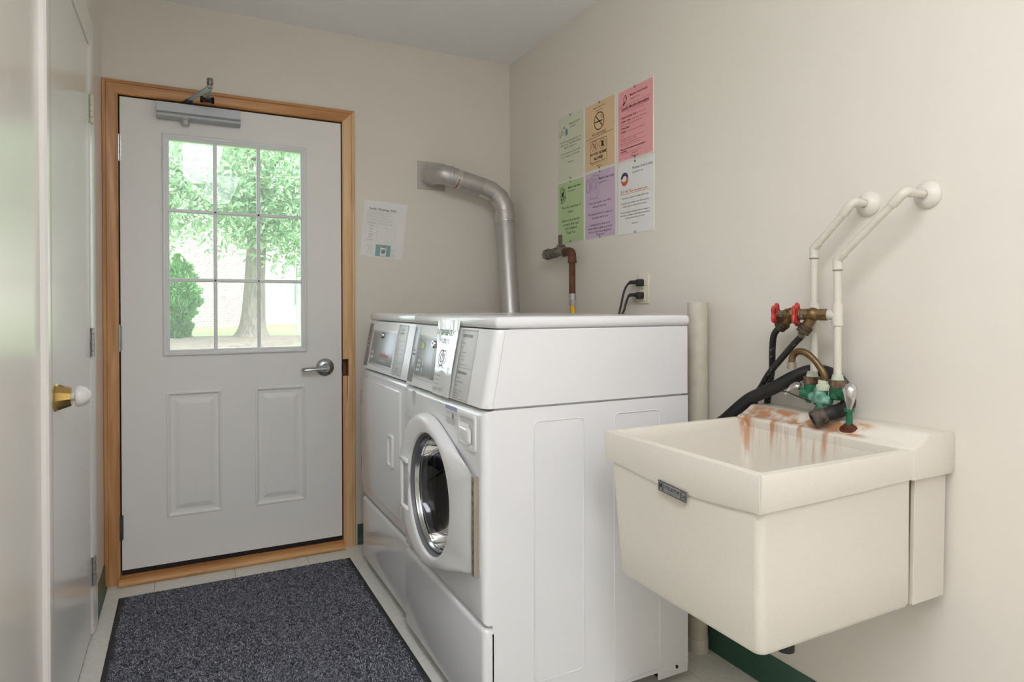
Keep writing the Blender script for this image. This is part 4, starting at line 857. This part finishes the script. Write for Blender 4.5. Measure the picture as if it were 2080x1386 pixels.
# pale green
t, s_ = notice(2.682, 2.454, 2.083, 1.777, 'd3d6bd', 'pale sage green laundry notice with a bottle picture, above the lime one')
k1 = mat('clip_red', 'a5554b', .7); k2 = mat('clip_teal', '6b8b92', .7); k3 = mat('clip_dark', '55585a', .7); k4 = mat('clip_cream', 'b9b98f', .7)
s_.text(HD, .105, .051, .0118, ink2, bold=.0002, sx=.8); s_.text(H2, .108, .066, .0085, ink2)
s_.rect(.03, .062, .046, .088, k4); s_.rect(.048, .058, .068, .092, placard, 1.2); s_.rect(.05, .052, .066, .060, k1); s_.poly([(.07, .062), (.088, .066), (.09, .092), (.07, .095)], k2); s_.line([(.02, .07), (.02, .092), (.03, .092)], .003, k3); s_.line([(.05, .072), (.066, .070)], .0025, k2); s_.line([(.05, .08), (.066, .079)], .0018, k3)
for k, l in enumerate(('DO NOT leave personal items in the', 'laundry room. This includes laundry', 'baskets, detergent, etc.')): s_.text(l, .114, .127 + k * .0145, .0125, ink2, 'CENTER', sx=.95)
for k, l in enumerate(('ACC Association is not responsible', 'for lost, damaged or stolen items.')): s_.text(l, .114, .183 + k * .0145, .0125, ink2, 'CENTER', sx=.95)
s_.text('Thank you!', .114, .228, .0115, ink2, 'CENTER'); s_.build(t, {k1: 'picture', k2: 'picture', k3: 'picture', k4: 'picture', placard: 'picture'})
# orange
ko = mat('ink_brown', '5b4128', .7)
t, s_ = notice(2.446, 2.218, 2.075, 1.779, 'dfbf95', 'orange no smoking and no food or drink notice between sage green and pink ones')
s_.text(HD, .114, .029, .012, ko, 'CENTER', sx=.8); s_.text(H2, .114, .042, .0085, ko, 'CENTER')
s_.line(s_.ell(.112, .087, .037, .037, 36), .0045, ko, closed=True); s_.line([(.086, .061), (.138, .113)], .0055, ko); s_.rect(.079, .086, .135, .0915, ko, 2.); s_.rect(.137, .086, .14, .0915, ko, 2.)
s_.line([(.14, .082), (.141, .075), (.134, .07), (.125, .071), (.124, .066), (.13, .063)], .0022, ko); s_.line([(.135, .082), (.135, .077), (.128, .076)], .0018, ko)
s_.text('NO SMOKING', .112, .146, .0175, ko, 'CENTER', sx=.95); s_.line([(.008, .154), (.215, .148)], .0016, ko)
s_.frame(.045, .166, .168, .262, .0018, ko)
for cx_ in (.077, .136): s_.line(s_.ell(cx_, .19, .0235, .0215, 28), .0018, ko, closed=True); s_.line([(cx_ - .016, .174), (cx_ + .016, .206)], .0022, ko)
s_.line([(.07, .178), (.073, .203)], .004, ko); s_.line([(.085, .178), (.081, .203)], .003, ko); s_.rect(.128, .178, .146, .203, ko, 2.)
s_.text('NO FOOD OR DRINK', .1065, .231, .0172, ko, 'CENTER', .0008, .72); s_.text('ALLOWED', .1065, .252, .0185, ko, 'CENTER', .0008, .8)
s_.text('Please keep our laundry room clean', .1065, .271, .0072, ko, 'CENTER'); s_.text('Thank you!', .114, .284, .0105, ko, 'CENTER'); s_.build(t)
# pink
kr = mat('ink_maroon', '6d2a33', .7); kr2 = mat('ink_rose', 'a3555d', .7)
t, s_ = notice(2.198, 1.970, 2.068, 1.775, 'e9a3a6', 'pink laundry machine instructions notice above the white one')
s_.text(HD, .082, .037, .0142, kr, bold=.0002, sx=.8); s_.text(H2, .082, .052, .0095, kr); s_.line([(.01, .0665), (.218, .0665)], .0007, kr)
s_.line([(.035, .06), (.043, .048), (.04, .036), (.05, .025), (.058, .03), (.054, .042), (.06, .034), (.058, .05), (.045, .052), (.041, .063)], .0028, kr); s_.line([(.036, .063), (.05, .055)], .005, kr)
s_.text('Laundry Machine Instructions', .114, .083, .0168, kr, 'CENTER', .0004, .88); s_.line([(.024, .0865), (.204, .0865)], .0011, kr); s_.text('(See machine for complete directions)', .114, .096, .0065, kr2, 'CENTER')
for x, y, l, sz, k in ((.02, .118, '1. Insert Laundry Card', .0122, kr), (.125, .118, 'into the card reader', .0085, kr2), (.02, .134, '2. Select Cycle', .0122, kr), (.09, .134, 'with the buttons, add detergent', .0085, kr2), (.02, .1465, 'then choose the water temperature and load size', .008, kr2), (.02, .162, '3. Press Start', .0122, kr), (.02, .177, '4. Wait!', .0122, kr), (.058, .177, 'do not open the machine until finished', .0085, kr2), (.02, .1885, 'the cycle', .008, kr2),
    (.02, .203, 'If you overload the machine your clothes will not be cleaned', .0068, kr2), (.02, .2115, 'properly and the machine may break down', .0068, kr2), (.02, .222, 'If the machine does not work please do not force the door open', .0068, kr2), (.02, .2305, 'or put another card into the reader until it is repaired', .0068, kr2),
    (.02, .246, 'Please report the machine number and problem if', .0088, kr), (.02, .256, 'not working', .0088, kr), (.02, .2635, 'There is a card machine in the office during open hours', .0066, kr2)): s_.text(l, x, y, sz, k, bold=.0003 if k is kr else 0, sx=.9)
s_.text('Laundry Card', .114, .272, .0075, kr, 'CENTER'); s_.text('Thank you!', .114, .284, .0105, kr, 'CENTER'); s_.build(t)
# lime
kg = mat('ink_moss', '3f4a33', .7)
t, s_ = notice(2.683, 2.455, 1.772, 1.479, 'b5cc9a', 'lime green be courteous notice beside the gas valve')
s_.text(HD, .095, .038, .0135, kg, bold=.0003, sx=.8); s_.text(H2, .097, .053, .0095, kg)
for pts in ([(.028, .03), (.05, .026), (.055, .05), (.05, .075), (.03, .085), (.026, .06)], [(.04, .04), (.065, .038), (.07, .07), (.05, .085), (.032, .09)], [(.06, .07), (.075, .08), (.06, .095), (.03, .1)]): s_.line(pts, .003, kg, closed=True)
s_.poly([(.036, .05), (.054, .046), (.058, .066), (.038, .072)], kg)
for y, l in ((.130, 'Please be courteous of'), (.152, 'others.'), (.192, 'Remove your laundry'), (.211, 'promptly after each'), (.230, 'load is finished.'), (.251, 'Thank You.')): s_.text(l, .118, y, .0195, kg, 'CENTER', sx=.9)
s_.build(t)
# lilac
kp = mat('ink_plum', '4b3f55', .7); kp2 = mat('ink_lilac', '93809c', .7)
t, s_ = notice(2.446, 2.214, 1.774, 1.478, 'cdb6cd', 'lilac leave washer door open notice between lime and white ones')
s_.text(HD, .112, .042, .0138, kp, bold=.0003, sx=.8); s_.text(H2, .112, .057, .0095, kp)
s_.line([(.048, .03), (.06, .018), (.108, .021), (.108, .105), (.092, .12), (.045, .118), (.048, .03)], .0016, kp2); s_.line([(.092, .12), (.095, .035), (.048, .03)], .0014, kp2); s_.line([(.095, .035), (.108, .021)], .0014, kp2)
s_.line(s_.ell(.025, .058, .0165, .03, 26), .0018, kp2, closed=True); s_.line(s_.ell(.026, .058, .011, .023, 24), .0014, kp2, closed=True); s_.line(s_.ell(.068, .06, .018, .024, 24), .0016, kp2, closed=True); s_.line(s_.ell(.069, .06, .012, .017, 20), .0014, kp2, closed=True)
for y, l in ((.143, 'Please leave washer door AND'), (.160, 'detergent tray open.'), (.192, 'This allows moisture to escape, so'), (.209, 'the washer will dry out'), (.239, 'Leaving the door tray closed'), (.2545, 'allows mildew to grow and clothes'), (.270, 'will not come out smelling fresh.'), (.284, 'Thank you!')): s_.text(l, .116, y, .0145, kp, 'CENTER', sx=.9)
s_.build(t)
# white
kt = mat('ink_red', 'cf5a48', .7); knv = mat('pod_navy', '3a3a5c', .4); kor = mat('pod_orange', 'd9663a', .4); kw = mat('pod_white', 'e2e0e4', .4)
t, s_ = notice(2.200, 1.966, 1.769, 1.4735, 'e6e5e2', 'white do not use detergent pods notice with a round pod picture')
s_.text(HD, .10, .037, .0162, ink, sx=.8); s_.text(H2, .10, .052, .0105, ink)
c0 = (.048, .068)
s_.poly(s_.ell(c0[0], c0[1] + .004, .027, .034, 28), kw, 1.2)
s_.poly(s_.ell(c0[0], c0[1] - .002, .025, .025, 18, 180, 360) + s_.ell(c0[0], c0[1] - .002, .013, .011, 12, 360, 180), knv, 1.8)
s_.poly(s_.ell(c0[0], c0[1] + .002, .024, .026, 18, -25, 180) + s_.ell(c0[0] - .004, c0[1] + .004, .012, .007, 12, 180, 20), kor, 2.2); s_.poly(s_.ell(c0[0] + .004, c0[1] - .002, .009, .011, 16), kw, 2.6)
s_.text('DO NOT', .022, .1265, .0185, kt, sx=.9); s_.text('use detergent pods.', .085, .1265, .0155, kt, sx=.9); s_.line([(.022, .1305), (.205, .1305)], .0012, kt)
for y, l in ((.150, 'This machine is only able to handle LIQUID soap.'), (.171, 'Pods and powder will gum up it, will not properly'), (.184, 'dissolve, and your clothes will not get clean.'), (.208, 'Pods and powdered detergent will cause damage to'), (.220, 'the machine, resulting in costly frequent maintenance'), (.232, 'and the machine being out of order.'), (.256, 'Thank you!')): s_.text(l, .115, y, .0092, ink, 'CENTER', sx=.95)
s_.build(t)
# cleaning schedule on the back wall
cs = thing('cleaning_schedule', 'white cleaning schedule sheet with teal picture taped beside the door', 'paper', (.9, D, 1.42))
P0, P1, P2, P3 = (.803, 1.717), (1.024, 1.703), (.992, 1.421), (.777, 1.437)
Rv = (Vector((P1[0], 0, P1[1])) - Vector((P0[0], 0, P0[1]))).normalized(); Uv = Vector((0, -1, 0)).cross(Rv) * 1
Uv = Vector((-Rv.z, 0, Rv.x)); Uv = (Vector((P0[0], 0, P0[1])) - Vector((P3[0], 0, P3[1]))).normalized()
MB().prism(1, [P0, P1, P2, P3], D - .0018, D - .0006).build('paper', mat('paper_white', 'eae9e6', .5), cs)
s_ = Sheet((P0[0], D - .0018, P0[1]), Rv, Uv, (0, -1, 0), off=.0004)
gi = mat('ink_soft', '8f8c8a', .8); teal = mat('print_teal', '7fb0ab', .6); kl = mat('print_line', 'c4c2bf', .8)
s_.text('Scrub Cleaning, 2025', .096, .046, .0165, mat('ink_mid', '6b6866', .8), 'CENTER', .0003)
for k, l in enumerate(('Laundry rooms are scheduled for a full deep cleaning on the', 'dates listed below. Machines will not be available during', 'this time. Please remove all personal items from the room.', 'Any items left behind will be discarded without notice.', 'Please contact the office with any questions or comments', 'about this schedule. Thank you for your help and patience.')): s_.text(l, .014, .056 + k * .0088, .0058, inkl, sx=.98)
for x in (.014, .074, .122, .168): s_.line([(x, .104), (x, .205)], .0007, kl)
for k in range(8): s_.line([(.014, .104 + k * .0144), (.168, .104 + k * .0144)], .0007, kl)
for k, l in enumerate(('Cleaning Month', 'February', 'April', 'June', 'August', 'October', 'December')): s_.text(l, .044, .114 + k * .0144, .0075, gi, 'CENTER', .0001)
s_.text('Date Cleaned', .098, .114, .0065, gi, 'CENTER'); s_.text('Initials', .145, .114, .0065, gi, 'CENTER')
s_.rect(.075, .218, .152, .276, teal); s_.rect(.1, .228, .13, .274, kw, 1.5); s_.poly(s_.ell(.115, .252, .011, .011, 22), gi, 2.); s_.poly(s_.ell(.115, .252, .007, .007, 18), k2, 2.4); s_.rect(.104, .226, .127, .232, kor, 2.); s_.rect(.12, .237, .127, .241, k1, 2.)
for x, y, r in ((.035, .225, .004), (.052, .228, .005), (.046, .242, .007), (.036, .258, .005), (.054, .262, .006), (.16, .245, .006), (.166, .26, .006), (.176, .24, .004), (.16, .272, .005), (.172, .272, .006)): s_.line(s_.ell(x, y, r, r, 12), .0015, kl, closed=True)
s_.build(cs, {teal: 'picture', kw: 'picture', k2: 'picture', kor: 'picture', k1: 'picture'})

# ================================================================ OUTSIDE
rg_ = np.random.default_rng(11)
def ground_z(x, y):
    k = np.interp(y, [3.3, 5, 8, 12, 18, 30, 60], [-.04, .08, .36, .61, .585, .58, .7]); return k
gx_ = np.linspace(-30, 34, 65); gy_ = np.concatenate([np.linspace(D + .145, 14, 30), np.linspace(15, 60, 20)])
V = np.array([[(x, y, ground_z(x, y) + .02 * math.sin(x * 2.1 + y)) for x in gx_] for y in gy_]); nx_, ny_ = len(gx_), len(gy_)
Fq = np.array([[j * nx_ + i, j * nx_ + i + 1, (j + 1) * nx_ + i + 1, (j + 1) * nx_ + i] for j in range(ny_ - 1) for i in range(nx_ - 1)])
lw = fast('lawn', V, Fq, mat('lawn_grass', '8fb06e', .9, var=(3.5, .8), col2='6c8d54'), None, np.array((0., 12., 0.))); lw['kind'] = 'structure'; lw['label'] = 'sunlit lawn outside the door'; lw['category'] = 'lawn'
# mulch bed: low irregular mound around tree and shrub
N_ = 30; mb = MB(); r0 = []; r1 = []; r2 = []
for i in range(N_):
    a = 2 * math.pi * i / N_; rr_ = 1 + .12 * math.sin(3 * a) + .07 * math.sin(7 * a + 1)
    for lst, k, h in ((r0, 1., -.04), (r1, .85, .055), (r2, .3, .085)):
        x, y = .55 + 1.75 * rr_ * k * math.cos(a), 11.9 + 1.15 * rr_ * k * math.sin(a); lst.append((x, y, float(ground_z(x, y)) + h))
mu = mb.rings([r0, r1, r2], False, True).build('mulch_bed', mat('mulch', '8f8279', .95, var=(22, .9), col2='62564f', bump=(60, 1.)), None, 40); mu['label'] = 'brown mulch bed around the tree outside'; mu['category'] = 'mulch'; mu['kind'] = 'stuff'
# brick building
bb = thing('brick_building', 'pale brick building behind the tree outside', 'building', (2.4, 24.6, .5))
bm_ = bpy.data.materials.new('pale_brick'); bm_.use_nodes = True; nt = bm_.node_tree; N = nt.nodes; b = N['Principled BSDF']; b.inputs['Roughness'].default_value = .9
WA = math.atan2(7.1, 3.6)
tc = N.new('ShaderNodeTexCoord'); mp = N.new('ShaderNodeMapping'); mp.inputs['Rotation'].default_value = (0, 0, -WA); br = N.new('ShaderNodeTexBrick'); sp1 = N.new('ShaderNodeSeparateXYZ'); cb1 = N.new('ShaderNodeCombineXYZ')
nt.links.new(tc.outputs['Object'], mp.inputs[0]); nt.links.new(mp.outputs[0], sp1.inputs[0]); nt.links.new(sp1.outputs[0], cb1.inputs[0]); nt.links.new(sp1.outputs[2], cb1.inputs[1]); nt.links.new(cb1.outputs[0], br.inputs[0])
br.inputs['Color1'].default_value = (*lin('a08f8e'), 1); br.inputs['Color2'].default_value = (*lin('887675'), 1); br.inputs['Mortar'].default_value = (*lin('cdc7c5'), 1)
for k, v in (('Scale', 1.), ('Brick Width', .215), ('Row Height', .075), ('Mortar Size', .012)): br.inputs[k].default_value = v
nt.links.new(br.outputs[0], b.inputs['Base Color']); bp_ = N.new('ShaderNodeBump'); bp_.inputs['Strength'].default_value = .6; nt.links.new(br.outputs[1], bp_.inputs['Height']); bp_.invert = True; nt.links.new(bp_.outputs[0], b.inputs['Normal'])
def wall_seg(P, Q, th):
    P, Q = Vector((*P, 0)), Vector((*Q, 0)); n = (Q - P).normalized().cross(Vector((0, 0, 1))) * -1
    mb = MB(); mb.rings([[tuple(v) for v in (P + Vector((0, 0, z)), Q + Vector((0, 0, z)), Q + n * th + Vector((0, 0, z)), P + n * th + Vector((0, 0, z)))] for z in (.3, 6.5)], True, True); return mb
wall_seg((-3.0, 13.95), (2.4, 24.6), .3).build('brick_wall', bm_, bb)
wall_seg((2.25, 24.6), (13.5, 20.5), .3).build('side_wall', mat('brick_sunlit_tint', 'ded6d0', .9, var=(2, .4), col2='d2cac4'), bb)  # side wall coloured lighter to imitate full sun on it
# tree
te = thing('shade_tree', 'leafy shade tree with thick grey trunk outside the door window', 'tree', (1.03, 12, .6))
bark = mat('bark', '8d817a', .95, var=(14, .9), col2='5c524c', bump=(30, 1.), vscale=(3, 3, .6))
trunk = cr([(1.02, 12, .5), (1.04, 12, .75), (1.07, 12, 1.2), (1.09, 12, 1.75), (1.12, 12, 2.3), (1.16, 12, 2.9), (1.22, 12.05, 3.8), (1.25, 12.1, 5.0), (1.2, 12.1, 6.5)], 5)
rad = np.interp([p.z for p in trunk], [.5, .6, .72, 1.0, 1.6, 2.3, 2.9, 3.8, 5, 6.5], [.36, .30, .24, .20, .168, .155, .17, .13, .10, .04])
tv = MB().tube(trunk, list(map(float, rad)), 20); 
for i, v in enumerate(tv.v):
    a = math.atan2(v[1] - 12, v[0] - 1.05); k = max(0, .85 - v[2]) * .35; tv.v[i] = (v[0] + k * math.cos(a) * (.5 + .5 * math.sin(5 * a)), v[1] + k * math.sin(a) * (.5 + .5 * math.sin(5 * a)), v[2])
tv.build('trunk', bark, te, 60)
limbs = [[(1.14, 12, 2.5), (1.55, 11.9, 2.9), (2.2, 11.6, 3.3), (3.4, 11.2, 3.9)], [(1.14, 12, 2.6), (.75, 11.8, 3.0), (.1, 11.3, 3.25), (-1.1, 10.8, 3.5)], [(1.18, 12, 3.1), (1.0, 11.2, 3.6), (.6, 10.0, 3.8), (.2, 8.8, 3.6)], [(1.2, 12, 3.4), (1.5, 11.0, 3.8), (1.7, 9.8, 3.7), (1.8, 8.6, 3.4)], [(1.2, 12, 3.6), (2.4, 12.4, 4.6), (4, 12.8, 5.2)], [(1.2, 12, 3.9), (-.2, 12.5, 4.8), (-2, 12.8, 5.4)], [(1.14, 12, 2.45), (1.3, 11.8, 2.65), (1.65, 11.5, 2.7), (2.1, 11.2, 2.6)], [(.1, 11.3, 3.25), (-.2, 11.0, 2.9), (-.5, 10.7, 2.6)]]
cl_pts = []
for lb in limbs:
    p = cr(lb, 6); MB().tube(p, list(np.linspace(.07, .012, len(p)).astype(float)), 8).build('branch', bark, te, 60)
    cl_pts += [q for q in p[3:]]
# leaf cloud: clusters along the limbs and through the crown
cen = []
for q in cl_pts:
    for k in range(3): cen.append(np.array(q) + rg_.normal(0, .28, 3))
while len(cen) < 780:
    v = rg_.normal(0, 1, 3); v /= np.linalg.norm(v); r = rg_.uniform(.25, 1) ** .5
    c = np.array((1.1, 11.6, 5.0)) + v * r * np.array((4.6, 3.8, 2.9))
    zmin = 2.45 + .25 * math.sin(c[0] * 2.3) + .02 * (c[0] - 1) ** 2
    if c[2] > zmin: cen.append(c)
for c in ((.35, 11.2, 2.35), (.5, 11.1, 2.5), (.25, 11.0, 2.6), (.0, 11.0, 2.55), (.62, 11.3, 2.65), (1.0, 11.4, 2.25), (.95, 11.3, 2.45), (1.45, 11.5, 2.15), (1.6, 11.4, 2.0), (1.75, 11.3, 2.1), (1.6, 11.4, 2.4), (1.9, 11.2, 2.3), (1.3, 11.3, 2.35), (-.2, 10.9, 2.5), (.8, 11.3, 2.7), (1.85, 11.3, 1.9)):
    for k in range(2): cen.append(np.array(c) + rg_.normal(0, .09, 3))
cen = np.array(cen); NLF = 42
C_ = np.repeat(cen, NLF, 0); NL = len(C_); C_ = C_ + rg_.normal(0, .21, (NL, 3)) * np.array((1, 1, .75)); C_[:, 2] -= .0
nearw = C_[:, 2] < 2.6
d1_ = rg_.normal(0, 1, (NL, 3)); d1_[:, 2] -= .5; d1_ /= np.linalg.norm(d1_, axis=1)[:, None]; d2_ = np.cross(d1_, rg_.normal(0, 1, (NL, 3))); d2_ /= np.linalg.norm(d2_, axis=1)[:, None]
ll = rg_.uniform(.04, .075, NL)[:, None]; lwid = ll * .38; nn = np.cross(d1_, d2_)
V = np.stack([C_ - d1_ * ll, C_ - d1_ * ll * .2 + d2_ * lwid + nn * ll * .12, C_ + d1_ * ll, C_ - d1_ * ll * .2 - d2_ * lwid + nn * ll * .12], 1)
Fq = (np.arange(NL) * 4)[:, None, None] + np.array([[0, 1, 2], [0, 2, 3]])[None]
tn = np.repeat(np.clip(rg_.normal(.5, .22, NL), 0, 1)[:, None], 4, 1)
lf_ = fast('leaves', V, Fq, tone_mat('leaf', [(0, '6c8f6a'), (.5, '9ab893'), (1., 'd6e3c8')], .5, .4), te, wloc(te), tn); lf_['kind'] = 'stuff'
# evergreen shrub
sh = thing('evergreen_shrub', 'bushy green evergreen shrub growing against the brick outside', 'shrub', (-.1, 12, .6))
MB().tube([(-.12, 12, .5), (-.1, 12, 1.1), (-.1, 12, 1.7)], [.06, .045, .02], 8).build('stem', bark, sh, 50)
ns = 15000; z = rg_.uniform(.62, 2.05, ns); prof_ = np.interp(z, [.62, .8, 1.1, 1.35, 1.6, 1.85, 2.05], [.13, .17, .25, .31, .29, .18, .02]); an = rg_.uniform(0, 2 * math.pi, ns); rr_ = prof_ * np.sqrt(rg_.uniform(.25, 1, ns)) * (1 + .3 * np.sin(an * 4 + z * 11) + .15 * np.sin(z * 31))
C_ = np.stack([-.1 + rr_ * np.cos(an), 12 + rr_ * np.sin(an), z], 1); d1_ = np.stack([np.cos(an) * .7, np.sin(an) * .7, np.full(ns, .8)], 1) + rg_.normal(0, .35, (ns, 3)); d1_ /= np.linalg.norm(d1_, axis=1)[:, None]
d2_ = np.cross(d1_, rg_.normal(0, 1, (ns, 3))); d2_ /= np.linalg.norm(d2_, axis=1)[:, None]; ll = rg_.uniform(.02, .05, ns)[:, None]
V = np.stack([C_ - d1_ * ll, C_ + d2_ * ll * .3, C_ + d1_ * ll, C_ - d2_ * ll * .3], 1); Fq = (np.arange(ns) * 4)[:, None, None] + np.array([[0, 1, 2], [0, 2, 3]])[None]
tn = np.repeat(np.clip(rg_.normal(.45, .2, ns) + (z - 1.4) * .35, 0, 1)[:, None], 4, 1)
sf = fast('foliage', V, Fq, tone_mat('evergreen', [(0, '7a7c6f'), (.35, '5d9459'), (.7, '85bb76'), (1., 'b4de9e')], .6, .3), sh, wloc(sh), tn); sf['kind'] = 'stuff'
# sign post
po = thing('sign_post', 'thin grey sign post on the lawn outside', 'post', (1.79, 12.2, .6))
MB().box(1.80, 1.83, 12.19, 12.22, .5, 1.9).build('post', mat('post_grey', '9aa09c', .6), po); MB().rbox(1.785, 1.80, 12.1, 12.3, 1.22, 1.62, .004, 1).build('plate', mat('sign_back', 'a9b5b0', .5, .4), po)
